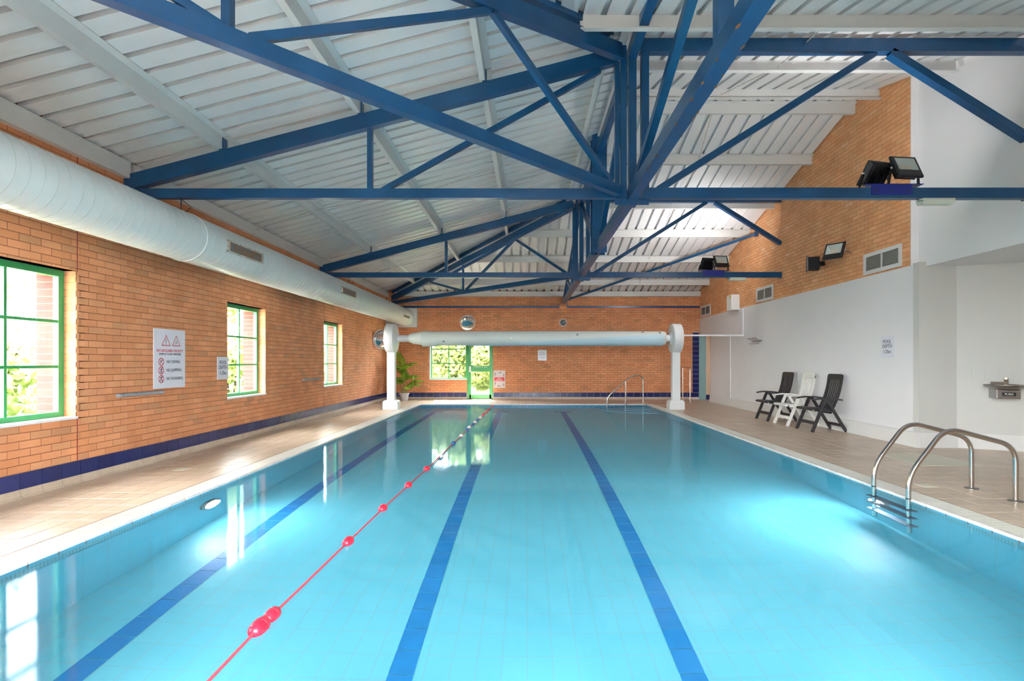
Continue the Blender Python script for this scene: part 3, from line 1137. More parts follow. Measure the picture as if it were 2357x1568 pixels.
# corner steps
for k, (r, z) in enumerate(((1.55, -0.84), (1.25, -0.63), (0.95, -0.42), (0.65, -0.21))):
    pts = [(PXR, PYF, -1.2)] + [(PXR - r * math.cos(t), PYF - r * math.sin(t), -1.2) for t in [math.pi / 2 * i / 20 for i in range(21)]]
    MB().prism(pts[::-1], (0, 0, z + 1.2)).build('step', 'edge_tile', pb)
    pr = [(PXR - rr * math.cos(t), PYF - rr * math.sin(t), z + 0.002) for rr, rng in ((r, range(21)), (r - 0.05, range(20, -1, -1))) for t in [math.pi / 2 * i / 20 for i in rng]]
    MB().prism(pr, (0, 0, 0.003)).build('step_nosing', 'slat_metal', pb)

# water
mb = MB()
mb.add([(PXL - 0.002, PYN, WZ), (PXR + 0.002, PYN, WZ), (PXR + 0.002, PYF + 0.002, WZ), (PXL - 0.002, PYF + 0.002, WZ)], [(0, 1, 2, 3)])
wt = mb.build('water', 'water')
struct(wt, 'clear still blue pool water')

# underwater lamps (lit), in pairs on the side walls
LAMPS = [(-1, 5.35, 20), (1, 5.38, 58)]
for s, ly, pw in LAMPS:
    ex = PXL if s < 0 else PXR
    labs = {(-1, 5.35): 'lit round underwater lamp in the left pool wall', (1, 5.38): 'lit round underwater lamp behind the steel ladder'}
    t = thing('underwater_lamp', labs.get((s, ly), 'lit round underwater lamp far down the %s pool wall' % ('window side' if s < 0 else 'chair side')), 'pool lamp', (ex, ly, -0.56))
    m = Matrix.Translation((ex, ly, -0.56)) @ Matrix.Rotation(-s * math.pi / 2, 4, 'Y')
    MB().lathe([(0.15, 0.0), (0.15, 0.02), (0.12, 0.035), (0.115, 0.02)], m, 28, cap=False).build('rim', 'chrome2', t, smooth=True)
    MB().lathe([(0.115, 0.018), (0.08, 0.026), (0.02, 0.03)], m, 28).build('lamp_face', 'pool_lamp', t, smooth=True)
    ld = bpy.data.lights.new('underwater_light', 'AREA')
    ld.shape = 'DISK'
    ld.size = 0.22
    ld.energy = pw
    ld.color = (0.88, 0.96, 1.0)
    lo = bpy.data.objects.new('underwater_light', ld)
    C.objects.link(lo)
    lo.parent = t
    lo.location = (-s * 0.05, 0, 0)
    lo.rotation_euler = (0, s * math.pi / 2 * 0.93, 0)

for k, lx in enumerate((-1.7, 0.15, 2.0)):  # unseen end-wall lamps added as fill for the pool
    t = thing('underwater_lamp', 'added unseen fill lamp in the near end wall of the pool, %s of three' % ('window side', 'middle', 'ladder side')[k], 'pool lamp', (lx, PYN, -0.5))
    m = Matrix.Translation((lx, PYN, -0.5)) @ Matrix.Rotation(-math.pi / 2, 4, 'X')
    MB().lathe([(0.15, 0.0), (0.15, 0.02), (0.12, 0.035), (0.115, 0.02)], m, 28, cap=False).build('rim', 'chrome2', t, smooth=True)
    MB().lathe([(0.115, 0.018), (0.08, 0.026), (0.02, 0.03)], m, 28).build('lamp_face', 'pool_lamp', t, smooth=True)
    ld = bpy.data.lights.new('underwater_light', 'AREA')
    ld.shape = 'DISK'
    ld.size = 0.22
    ld.energy = 27
    ld.spread = math.radians(70)
    ld.color = (0.88, 0.96, 1.0)
    lo = bpy.data.objects.new('underwater_light', ld)
    C.objects.link(lo)
    lo.parent = t
    lo.location = (0, 0.05, 0)
    lo.rotation_euler = (math.pi / 2 - 0.03, 0, 0)

# ---- ceiling: three slopes of trapezoidal sheet
ce = bpy.data.objects.new('ceiling', None)
C.objects.link(ce)
ce.location = (0, YR, 3.6)
struct(ce, 'white ribbed metal ceiling with purlins')
PROF = [(0.0, 0.0), (0.188, 0.0), (0.174, 0.062), (0.262, 0.062), (0.25, 0.0)]


def sheet_strips(u0, u1, ends, place, mat):
    """ribs repeat along u; ends(u) -> (start, end) along the slope; place(u, v, dz) -> point"""
    n = 0
    u = u0
    while u < u1 - 0.01:
        mb = MB()
        cols = []
        for r in range(4):
            for j, (du, dz) in enumerate(PROF[:-1]):
                cols.append((u + r * 0.25 + du, dz))
        cols.append((u + 1.0, 0.0))
        cols = [c for c in cols if c[0] <= u1 + 0.02]
        vs = []
        okc = []
        for cu, dz in cols:
            a, b_ = ends(cu)
            if b_ - a > 0.005:
                okc.append((cu, dz, a, b_))
        for cu, dz, a, b_ in okc:
            vs.append(place(cu, a, dz))
            vs.append(place(cu, b_, dz))
        fs = [(2 * i, 2 * i + 1, 2 * i + 3, 2 * i + 2) for i in range(len(okc) - 1)]
        if fs:
            mb.add(vs, fs)
            mb.build('roof_sheet', mat, ce)
        u += 1.0


def left_end(y):
    if y > Y2: return KX - (y - Y2)
    if y < Y1: return KX - (Y1 - y)
    return KX


sheet_strips(0.2, YF + 0.2, lambda y: (XL - 0.15, left_end(y)), lambda u, v, dz: (v, u, zleft(v) + dz), 'sheet_x')


def far_start(x): return YR if x >= KX else Y2 + (KX - x)
def near_end(x): return YR if x >= KX else Y1 - (KX - x)


sheet_strips(XL - 0.15, XR + 0.1, lambda x: (far_start(x), YF + 0.15), lambda u, v, dz: (u, v, zfar(v) + dz), 'sheet_y')
sheet_strips(XL - 0.15, XR + 0.1, lambda x: (YN - 0.15, near_end(x)), lambda u, v, dz: (u, v, znear(v) + dz), 'sheet_y')
# outer roof skin so that no sky shows through the ribs
mb = MB()
rz = 0.15
HX = XL - 0.5
hyn, hyf = Y1 - (KX - HX), Y2 + (KX - HX)
hz_, kz_, rz_ = zleft(HX) + rz, zleft(KX) + rz, zfar(YR) + rz
mb.add([(HX, hyn, hz_), (KX + 0.06, Y1, kz_), (KX + 0.06, Y2, kz_), (HX, hyf, hz_)], [(0, 1, 2, 3)])
mb.add([(HX, hyf, hz_), (KX, Y2, kz_), (KX, YR, rz_), (XR + 0.5, YR, rz_), (XR + 0.5, hyf, hz_)], [(0, 1, 2, 3, 4)])
mb.add([(HX, YN - 0.6, hz_ - 0.25), (HX, hyn, hz_), (KX, Y1, kz_), (KX, YR, rz_), (XR + 0.5, YR, rz_), (XR + 0.5, hyn, hz_), (XR + 0.5, YN - 0.6, hz_ - 0.25)], [(0, 1, 5, 6), (1, 2, 3, 4, 5)])
mb.box(XR + 0.2, 8.5, YN - 0.4, YF + 0.4, 3.0, 3.1)
mb.build('roof_skin', 'channel', ce)
# small gablet above the ridge of the left slope
mb = MB()
mb.prism([(KX + 0.002, Y1 - 0.6, zleft(KX) - 0.05), (KX + 0.002, Y2 + 0.6, zleft(KX) - 0.05), (KX + 0.002, YR, zfar(YR) + 0.25)], (0.04, 0, 0))
mb.build('gablet', 'white_paint', ce)


def zpurlin_y(x, y0, y1):
    """runs along Y on the left slope"""
    t, dep, fl_ = 0.008, 0.165, 0.068
    zt = zleft(x)
    pts = [(x - fl_, zt - dep), (x, zt - dep), (x, zt - t), (x + fl_, zt - t + 0.015), (x + fl_, zt + 0.012), (x - t, zt - 0.002), (x - t, zt - dep + t), (x - fl_, zt - dep + t)]
    mb = MB()
    mb.prism([(a, y0, b_) for a, b_ in pts], (0, y1 - y0, 0))
    return mb.build('purlin', 'purlin', ce)


def zpurlin_x(y, x0, x1, zf, sgn):
    t, dep, fl_ = 0.008, 0.175, 0.068
    zt = zf(y)
    pts = [(y + sgn * fl_, zt - dep), (y, zt - dep), (y, zt - t), (y - sgn * fl_, zt - t + 0.015), (y - sgn * fl_, zt + 0.010), (y + sgn * t, zt - 0.002), (y + sgn * t, zt - dep + t), (y + sgn * fl_, zt - dep + t)]
    mb = MB()
    mb.prism([(x0, a, b_) for a, b_ in pts], (x1 - x0, 0, 0))
    return mb.build('purlin', 'purlin', ce)


for px in (-3.60, -1.97, -0.50, 0.96):
    ya, yb = max(Y1 - (KX - px), YN), min(Y2 + (KX - px), YF)
    # jointed over the cross trusses
    for a, b_ in ((ya, Y1), (Y1, Y2), (Y2, yb)):
        if b_ - a > 0.1:
            zpurlin_y(px, a + 0.004, b_ - 0.004)
mb = MB()
mb.box(XL + 0.001, XL + 0.075, YN, Y1 - 0.03, 3.44, 3.635)
mb.build('eaves_beam', 'purlin', ce)
MB().box(XL + 0.001, XL + 0.070, Y1 + 0.03, YF, 3.455, 3.63).build('eaves_beam', 'purlin', ce)
MB().box(XL + 0.3, XR, YF - 0.09, YF - 0.001, 3.47, 3.64).build('eaves_beam', 'purlin', ce)
for py in (9.42, 10.85, 12.5, 13.86, 15.33, 16.97):
    zpurlin_x(py, KX + 0.06 if py < Y2 else KX - (py - Y2), XR, zfar, 1)
for py in (8.78, 7.22, 5.66, 4.1, 2.6, 1.1):
    zpurlin_x(py, KX + 0.06 if py > Y1 else KX - (Y1 - py), XR, znear, -1)
# sag rods between purlins
ZL_ = lambda x: zleft(x) - 0.10
for (xa, ya, xb, yb) in ((-3.6, 9.0, -1.97, 9.3), (-1.97, 9.5, -0.5, 9.2), (-0.5, 9.2, 0.96, 9.5), (-4.7, 9.2, -3.6, 9.0), (-4.7, 14.6, -3.6, 14.4), (-3.6, 14.4, -2.0, 14.6), (-3.6, 3.2, -2.0, 3.4)):
    MB().tube([(xa, ya, ZL_(xa)), (xb, yb, ZL_(xb))], 0.006, 6).build('sag_rod', 'dirty_white', ce)
for (xa, ya, xb, yb) in ((3.3, 9.42, 3.5, 10.85), (3.6, 10.85, 3.4, 12.5), (3.5, 12.5, 3.6, 13.86), (3.6, 13.86, 3.5, 15.33), (3.5, 15.33, 3.6, 16.97), (3.6, 16.97, 3.55, 17.85)):
    MB().tube([(xa, ya, zfar(ya) - 0.09), (xb, yb, zfar(yb) - 0.09)], 0.006, 6).build('sag_rod', 'dirty_white', ce)
for (xa, ya, xb, yb) in ((3.2, 8.78, 3.4, 7.22), (3.4, 7.22, 3.2, 5.66)):
    MB().tube([(xa, ya, znear(ya) - 0.09), (xb, yb, znear(yb) - 0.09)], 0.006, 6).build('sag_rod', 'dirty_white', ce)

# ================================================================== ROOF STEEL
ZBC = 3.268      # bottom chord centre


def ztc(x): return 3.475 + SL * (x - XL)   # upper edge of sloping top chords


def bolts(parent, pts, axis):
    for p in pts:
        q = Vector(axis).to_track_quat('Z', 'Y').to_matrix().to_4x4()
        MB().lathe([(0.014, 0.0), (0.014, 0.014), (0.008, 0.014), (0.008, 0.03)], Matrix.Translation(p) @ q, 6).build('bolt', 'steel_blue', parent)


def left_truss(Y, label):
    t = thing('cross_truss', label, 'roof truss', (XL, Y, 3.2))
    MB().beam((XL - 0.05, Y, ztc(XL - 0.05) - 0.09), (1.05, Y, ztc(1.05) - 0.09), 0.095, 0.175).build('top_chord', 'steel_blue', t)
    MB().beam((XL - 0.05, Y, ZBC), (1.10, Y, ZBC), 0.075, 0.112).build('bottom_chord', 'steel_blue', t)
    MB().box(1.035, 1.09, Y - 0.03, Y + 0.03, ZBC, ztc(1.06) - 0.17).build('post', 'steel_blue', t)
    MB().box(-1.895, -1.835, Y - 0.03, Y + 0.03, ZBC, ztc(-1.86) - 0.17).build('web', 'steel_blue', t)
    MB().beam((-1.72, Y, ZBC + 0.04), (0.86, Y, ztc(0.86) - 0.20), 0.055, 0.06).build('web', 'steel_blue', t)
    for px in (-3.60, -1.97, -0.50):
        MB().box(px + 0.004, px + 0.016, Y - 0.045, Y + 0.045, ztc(px), zleft(px) - 0.03).build('cleat', 'steel_blue', t)
        MB().box(px - 0.03, px + 0.09, Y - 0.05, Y + 0.05, ztc(px) - 0.02, ztc(px) + 0.012).build('cleat_plate', 'steel_blue', t)
    return t


def right_truss(Y, label, vis_top=True):
    t = thing('girder_truss', label, 'roof truss', (KX + 0.15, Y, 3.2))
    xe = XR + (0.17 if Y < 8 else 0.06)
    MB().beam((1.33, Y, ZBC + 0.002), (xe, Y, ZBC + 0.002), 0.085, 0.124).build('bottom_chord', 'steel_blue', t)
    MB().beam((1.33, Y, 5.015), (xe, Y, 5.015), 0.10, 0.155).build('top_chord', 'steel_blue', t)
    MB().box(1.345, 1.435, Y - 0.04, Y + 0.04, ZBC, 4.95).build('post', 'steel_blue', t)
    MB().beam((1.55, Y, ZBC + 0.05), (4.12, Y, 4.94), 0.06, 0.078).build('web', 'steel_blue', t)
    MB().beam((4.30, Y, 4.94), (5.92 if Y < 8 else 5.82, Y, 3.925 if Y < 8 else 3.99), 0.10, 0.085).build('web', 'steel_blue', t)
    MB().box(xe - 0.078 if Y < 8 else XR - 0.012, xe - 0.06 if Y < 8 else XR - 0.002, Y - 0.06, Y + 0.06, ZBC - 0.07, ZBC + 0.07).build('end_plate', 'steel_blue', t)
    return t


left_truss(Y1, 'nearer sloping blue roof truss spanning from the left brick wall')
left_truss(Y2, 'farther sloping blue roof truss spanning from the left brick wall')
right_truss(Y1, 'nearer blue girder truss with floodlights running to the right wall')
right_truss(Y2, 'farther blue girder truss ending on the brick gable')


def hip_truss(Yk, sg, label):
    """sg=+1: towards the far left corner, -1: towards the near left corner"""
    t = thing('hip_truss', label, 'roof truss', (XL, Yk + sg * (KX - XL), 3.2))

    def P(s, z):
        x = 1.13 - s * (1.13 - XL)
        return Vector((x, Yk + sg * (0.05 + s * (KX - XL - 0.05)), z))

    def zr(s): return ztc(1.13 - s * (1.13 - XL))
    MB().beam(P(0.01, zr(0.01) - 0.10), P(1.0, zr(1.0) - 0.10), 0.10, 0.17).build('hip_rafter', 'steel_blue', t)
    MB().beam(P(0.03, zr(0.03) + 0.10), P(1.0, zr(1.0) + 0.10), 0.08, 0.09).build('hip_beam', 'steel_blue', t)
    MB().beam(P(0.01, ZBC), P(1.0, ZBC), 0.085, 0.115).build('bottom_chord', 'steel_blue', t)
    q = P(0.0, 0)
    MB().box(q.x - 0.035, q.x + 0.035, q.y - 0.03, q.y + 0.03, ZBC - 0.05, zr(0) - 0.1).build('post', 'steel_blue', t)
    for s0, z0, s1, z1 in ((0.70, zr(0.70) - 0.2, 0.51, ZBC + 0.05), (0.505, zr(0.505) - 0.18, 0.505, ZBC + 0.04), (0.25, zr(0.25) - 0.19, 0.49, ZBC + 0.05), (0.245, zr(0.245) - 0.19, 0.03, ZBC + 0.06)):
        MB().beam(P(s0, z0), P(s1, z1), 0.055, 0.06).build('web', 'steel_blue', t)
    return t


hip_truss(Y1, -1, 'blue hip truss rising from the near left corner overhead')
hip_truss(Y2, 1, 'blue hip truss rising from the far left corner above the duct')

# longitudinal truss under the ridge
t = thing('ridge_truss', 'rusty light blue longitudinal truss running the length of the pool', 'roof truss', (1.24, YF, 3.2))
LX = 1.24
MB().beam((LX, 0.2, 3.225), (LX, YF + 0.02, 3.30), 0.115, 0.135).build('bottom_chord', 'steel_blue', t)
MB().beam((LX, 0.6, 4.93), (LX, Y2, 4.93), 0.10, 0.15).build('top_chord', 'steel_blue', t)
MB().beam((LX - 0.02, Y2, 4.88), (LX - 0.02, YF - 0.05, 3.33), 0.075, 0.11).build('rafter', 'steel_blue', t)
MB().box(LX - 0.125, LX + 0.125, YR - 0.13, YR - 0.112, 3.16, 5.75).build('ridge_post', 'steel_blue', t)
MB().box(LX - 0.125, LX + 0.125, YR + 0.112, YR + 0.13, 3.16, 5.75).build('ridge_post', 'steel_blue', t)
MB().box(LX - 0.012, LX + 0.012, YR - 0.112, YR + 0.112, 3.16, 5.75).build('ridge_post', 'steel_blue', t)
for Y in (Y1, Y2):
    MB().box(LX - 0.045, LX + 0.045, Y - 0.05, Y + 0.05, 3.12, 4.90).build('king_post', 'steel_blue', t)
for (ya, za, yb, zb) in ((Y1 - 0.08, 3.26, 1.6, 4.85), (YR - 0.15, 3.30, Y1 + 0.06, 4.85), (YR + 0.15, 3.30, Y2 - 0.06, 4.85), (Y2 + 0.1, 3.30, 14.6, 4.22), (14.7, 3.30, 14.7, 4.2), (16.4, 3.30, 16.4, 3.75), (14.8, 3.3, 16.35, 3.75)):
    MB().beam((LX, ya, za), (LX, yb, zb), 0.075, 0.085, up=(0, 0, 1)).build('web', 'steel_blue', t)
MB().box(LX - 0.05, LX + 0.05, 3.31, 3.41, 3.28, 4.9).build('web', 'steel_blue', t)
for Y in (Y1, Y2):
    MB().box(LX - 0.20, LX + 0.20, Y - 0.008, Y + 0.008, 3.14, 3.30).build('gusset', 'steel_blue', t)
    MB().box(LX - 0.13, LX - 0.075, Y - 0.06, Y + 0.06, 4.75, 5.0).build('gusset', 'steel_blue', t)
    bolts(t, [(LX - 0.15, Y - 0.010, 3.17), (LX - 0.15, Y - 0.010, 3.26), (LX + 0.16, Y - 0.010, 3.17), (LX + 0.16, Y - 0.010, 3.26), (LX - 0.08, Y - 0.05, 3.6), (LX - 0.06, Y - 0.05, 4.5)], (0, -1, 0))
bolts(t, [(LX - 0.09, YR - 0.13, 3.24), (LX + 0.09, YR - 0.13, 3.24), (LX - 0.09, YR - 0.13, 3.36)], (0, -1, 0))
# rust chips along the lower flange
mb = MB()
for k in range(46):
    yy = random.uniform(2.6, 6.1)
    xx = LX + 0.0575 * random.choice((-1, -1, 1)) * random.uniform(0.86, 0.99)
    zz = 3.225 + (yy - 0.2) / (YF - 0.2) * 0.075 - 0.0685
    r = random.uniform(0.006, 0.016)
    mb.prism([(xx + r * math.cos(a) * 0.6, yy + r * math.sin(a) * 1.8, zz) for a in [0, 1.1, 2.0, 3.1, 4.2, 5.2]], (0, 0, 0.0012))
rc_ = mb.build('rust_chip_field', 'valance', t)
rc_['kind'] = 'stuff'
# wall plate on the far wall and tie tube
t = thing('wall_plate', 'thin dark blue steel rail fixed across the far brick wall', 'steel rail', (0, YF - 0.03, 3.1))
MB().box(XL + 0.03, 1.07, YF - 0.05, YF - 0.003, 3.093, 3.152).build('rail', 'steel_blue', t)
MB().box(1.33, XR - 0.02, YF - 0.05, YF - 0.003, 3.093, 3.152).build('rail', 'steel_blue', t)
MB().box(XL + 1.5, XR - 0.02, YF - 0.028, YF - 0.003, 3.083, 3.092).build('red_strip', 'ink_red', t)
MB().box(1.08, 1.32, YF - 0.09, YF - 0.003, 3.07, 3.14).build('pad_brick', 'brick', t)
MB().box(1.05, 1.075, YF - 0.06, YF - 0.003, 3.10, 3.22).build('clip', 'steel_blue', t)
MB().box(1.325, 1.35, YF - 0.06, YF - 0.003, 3.10, 3.22).build('clip', 'steel_blue', t)
t = thing('brace_tube', 'round blue brace tube slanting from the far wall to the gable', 'brace', (1.38, 17.75, 3.3))
MB().tube([(1.38, 17.75, 3.36), (XR - 0.06, 13.42, 4.50)], 0.036, 12).build('tube', 'steel_blue', t, smooth=True)
MB().box(XR - 0.09, XR - 0.003, 13.36, 13.44, 4.44, 4.56).build('end_bracket', 'steel_blue', t)

# ================================================================== DUCT
DX, DZ, DR = -4.08, 2.76, 0.283
t = thing('air_duct', 'long round white spiral air duct hung along the left wall', 'air duct', (DX, 8, DZ - DR))
n = 40
mb = MB()
yy = -0.5
prof = []
while yy < YF - 0.12:
    prof += [(DR, yy + 0.003), (DR, yy + 0.117)]
    yy += 0.12
mrot = Matrix.Translation((DX, 0, DZ)) @ Matrix.Rotation(-math.pi / 2, 4, 'X')
mb.lathe(prof, mrot, n)
mb.build('duct_tube', 'duct', t, smooth=True)
mb = MB()
yy = -0.5
while yy < YF - 0.12:
    mb.lathe([(DR - 0.002, yy - 0.003), (DR + 0.0022, yy - 0.001), (DR + 0.0022, yy + 0.001), (DR - 0.002, yy + 0.003)], mrot, n, cap=False)
    yy += 0.12
sm = mb.build('seam_field', 'duct_seam', t, smooth=True)
sm['kind'] = 'stuff'
MB().box(XL + 0.01, -3.70, YF - 0.16, YF - 0.002, 2.43, 3.07).build('end_box', 'grille_white', t, bevel=0.004)
for ya, yb, ang in ((6.72, 7.60, -2), (10.85, 11.73, -2), (16.35, 17.1, -13)):
    a0, a1 = math.radians(ang - 15), math.radians(ang + 15)
    if ang < -10: a0, a1 = math.radians(ang - 9), math.radians(ang + 9)

    def dp(a, r, y): return Vector((DX + r * math.cos(a), y, DZ + r * math.sin(a)))
    g_ = MB()
    for aa, ab, c, d in ((a0, a0 + 0.07, ya, yb), (a1 - 0.07, a1, ya, yb), (a0, a1, ya, ya + 0.03), (a0, a1, yb - 0.03, yb)):
        K = 6
        for k in range(K):
            p, q = aa + (ab - aa) * k / K, aa + (ab - aa) * (k + 1) / K
            vs = [dp(p, DR - 0.01, c), dp(q, DR - 0.01, c), dp(q, DR - 0.01, d), dp(p, DR - 0.01, d), dp(p, DR + 0.022, c), dp(q, DR + 0.022, c), dp(q, DR + 0.022, d), dp(p, DR + 0.022, d)]
            g_.add(vs, [(4, 5, 6, 7), (0, 1, 5, 4), (1, 2, 6, 5), (2, 3, 7, 6), (3, 0, 4, 7)])
    gr = g_.build('duct_grille', 'dirty_white', t)
    bk = MB()
    K = 6
    for k in range(K):
        p, q = a0 + (a1 - a0) * k / K, a0 + (a1 - a0) * (k + 1) / K
        bk.add([dp(p, DR + 0.004, ya), dp(q, DR + 0.004, ya), dp(q, DR + 0.004, yb), dp(p, DR + 0.004, yb)], [(0, 1, 2, 3)])
    bk.build('grille_back', 'black_gap', gr)
    y = ya + 0.045
    while y < yb - 0.04:
        MB().prism([dp(a0 + 0.07, DR + 0.006, y), dp((a0 + a1) / 2, DR + 0.009, y), dp(a1 - 0.07, DR + 0.006, y), dp(a1 - 0.07, DR + 0.018, y), dp((a0 + a1) / 2, DR + 0.021, y), dp(a0 + 0.07, DR + 0.018, y)], (0, 0.007, 0)).build('blade', 'slat_metal', gr)
        y += 0.026
for Y in (Y1, Y2):
    MB().tube([(DX - 0.03, Y, ZBC - 0.05), (DX - 0.03, Y, DZ + DR - 0.01)], 0.006, 8).build('hanger_rod', 'black_metal', t)
    pts = [(DX + math.cos(a) * (DR + 0.004), Y + 0.0, DZ + math.sin(a) * (DR + 0.004)) for a in [math.pi * 2 * k / 32 for k in range(33)]]
    MB().tube(pts, 0.005, 6).build('hanger_band', 'duct', t)
    MB().tube([(DX - 0.02, Y - 0.02, ZBC - 0.06), (DX + 0.10, Y - 0.02, ZBC - 0.16), (DX + 0.02, Y - 0.02, ZBC - 0.24), (DX - 0.15, Y - 0.02, ZBC - 0.22)], 0.004, 6).build('cable', 'black', t)

# ================================================================== LEFT WALL THINGS


def board(name, label, cat, fm, w, h, mat, th=0.008, group=None):
    o = fm.translation
    t = thing(name, label, cat, tuple(o), group=group)
    m = fm @ Matrix.Translation((0, 0, th / 2))
    MB().obox(m, w, h, th).build('board', mat, t, bevel=0.0)
    return t


def ring(fm, cx, cy, r0, r1, z, th, n=32):
    mb = MB()
    nrm = fm.to_3x3() @ Vector((0, 0, 1)) * th
    outer = [(cx + r1 * math.cos(2 * math.pi * k / n), cy + r1 * math.sin(2 * math.pi * k / n)) for k in range(n)]
    inner = [(cx + r0 * math.cos(2 * math.pi * k / n), cy + r0 * math.sin(2 * math.pi * k / n)) for k in range(n)]
    vs = [fm @ Vector((x, y, z + th)) for x, y in outer + inner]
    mb.add(vs, [(k, (k + 1) % n, n + (k + 1) % n, n + k) for k in range(n)])
    return mb


def poly(fm, pts, z):
    mb = MB()
    mb.add([fm @ Vector((x, y, z)) for x, y in pts], [tuple(range(len(pts)))])
    return mb


def stroke(fm, pts, w, z):
    mb = MB()
    for (x0, y0), (x1, y1) in zip(pts[:-1], pts[1:]):
        d = Vector((x1 - x0, y1 - y0))
        if d.length < 1e-6: continue
        d.normalize()
        n_ = Vector((-d.y, d.x)) * w / 2
        e = d * w * 0.3
        q = [(x0 - e.x + n_.x, y0 - e.y + n_.y), (x0 - e.x - n_.x, y0 - e.y - n_.y), (x1 + e.x - n_.x, y1 + e.y - n_.y), (x1 + e.x + n_.x, y1 + e.y + n_.y)]
        mb.add([fm @ Vector((x, y, z)) for x, y in q], [(0, 1, 2, 3)])
    return mb


def disc(fm, cx, cy, r, z, n=16):
    return poly(fm, [(cx + r * math.cos(2 * math.pi * k / n), cy + r * math.sin(2 * math.pi * k / n)) for k in range(n)], z)


# warning sign
sy0, sy1, sz0, sz1 = 6.74, 7.35, 0.931, 1.707
fm = frame_mat((XL + 0.004, (sy0 + sy1) / 2, (sz0 + sz1) / 2), (0, 1, 0), (0, 0, 1))
t = board('warning_sign', 'white warning board with red triangles and prohibition circles on left wall', 'sign', fm, sy1 - sy0, sz1 - sz0, 'sign_white', 0.014)
Z = 0.0155
text('NO LIFEGUARD ON DUTY', t, 'ink_red', 0.051, fm, 0.0, 0.102, z=Z, sx=0.86)
text('SWIM AT YOUR OWN RISK', t, 'ink', 0.038, fm, 0.0, 0.057, z=Z, sx=0.93)
for k, s in enumerate(('NO DIVING', 'NO JUMPING', 'NO RUNNING')):
    yy = -0.043 - k * 0.111
    text(s, t, 'ink', 0.056, fm, -0.075, yy, z=Z, align='LEFT', sx=0.92)
    cx = -0.175
    ring(fm, cx, yy, 0.042, 0.052, Z, 0.0).build('prohibition_ring', 'ink_red', t)
    if k == 0:
        stroke(fm, [(cx + 0.028, yy + 0.026), (cx - 0.006, yy + 0.002), (cx - 0.026, yy - 0.018)], 0.010, Z).build('diver_figure', 'ink', t)
        stroke(fm, [(cx - 0.022, yy - 0.032), (cx - 0.008, yy - 0.028), (cx + 0.006, yy - 0.032), (cx + 0.020, yy - 0.028)], 0.004, Z).build('waves', 'ink_pale', t)
        stroke(fm, [(cx - 0.03, yy + 0.031), (cx + 0.03, yy - 0.031)], 0.008, Z + 0.0003).build('prohibition_bar', 'ink_red', t)
    else:
        disc(fm, cx + 0.012, yy + 0.031, 0.0085, Z).build('figure_head', 'ink', t)
        if k == 1:
            stroke(fm, [(cx + 0.008, yy + 0.022), (cx - 0.002, yy - 0.004), (cx + 0.012, yy - 0.016), (cx + 0.002, yy - 0.034)], 0.010, Z).build('jumper_figure', 'ink', t)
            stroke(fm, [(cx - 0.002, yy - 0.004), (cx - 0.014, yy - 0.020), (cx - 0.024, yy - 0.030)], 0.009, Z).build('jumper_leg', 'ink', t)
            stroke(fm, [(cx - 0.022, yy + 0.006), (cx + 0.006, yy + 0.018), (cx + 0.026, yy + 0.010)], 0.007, Z).build('jumper_arms', 'ink', t)
        else:
            stroke(fm, [(cx + 0.008, yy + 0.022), (cx - 0.002, yy - 0.002), (cx + 0.018, yy - 0.012), (cx + 0.018, yy - 0.034)], 0.010, Z).build('runner_figure', 'ink', t)
            stroke(fm, [(cx - 0.002, yy - 0.002), (cx - 0.012, yy - 0.020), (cx - 0.032, yy - 0.024)], 0.009, Z).build('runner_leg', 'ink', t)
            stroke(fm, [(cx - 0.020, yy + 0.002), (cx - 0.010, yy + 0.020), (cx + 0.010, yy + 0.016), (cx + 0.026, yy + 0.022)], 0.007, Z).build('runner_arms', 'ink', t)
        stroke(fm, [(cx - 0.03, yy + 0.031), (cx + 0.03, yy - 0.031)], 0.008, Z + 0.0003).build('prohibition_bar', 'ink_red', t)
for cx in (-0.083, 0.117):
    a = 0.078
    T0, T1, T2 = (cx, 0.305), (cx - a, 0.172), (cx + a, 0.172)
    stroke(fm, [T0, T1, T2, T0], 0.009, Z).build('warning_triangle', 'ink_red', t)
    if cx < 0:
        stroke(fm, [(cx, 0.262), (cx, 0.214)], 0.010, Z).build('exclamation_mark', 'ink', t)
        disc(fm, cx, 0.195, 0.007, Z).build('exclamation_dot', 'ink', t)
    else:
        stroke(fm, [(cx - 0.010, 0.252), (cx + 0.004, 0.245), (cx + 0.010, 0.262)], 0.005, Z).build('swimmer_hands', 'ink_pale', t)
        ring(fm, cx, 0.222, 0.009, 0.015, Z, 0.0, 16).build('swimmer_head', 'ink', t)
        stroke(fm, [(cx - 0.026, 0.182), (cx - 0.014, 0.206), (cx + 0.014, 0.206), (cx + 0.026, 0.182)], 0.005, Z).build('swimmer_body', 'ink_pale', t)


def depth_sign(fm, w, h, num, ink, label, mat='sign_white'):
    t = board('depth_sign', label, 'sign', fm, w, h, mat, 0.008)
    text('POOL', t, ink, 0.082 * w / 0.3, fm, 0.0, h * 0.24, z=0.0092, sx=0.9)
    text('DEPTH', t, ink, 0.082 * w / 0.3, fm, 0.0, h * 0.03, z=0.0092, sx=0.9)
    text(num, t, ink, 0.082 * w / 0.3, fm, 0.0, -h * 0.22, z=0.0092, sx=0.9)
    return t


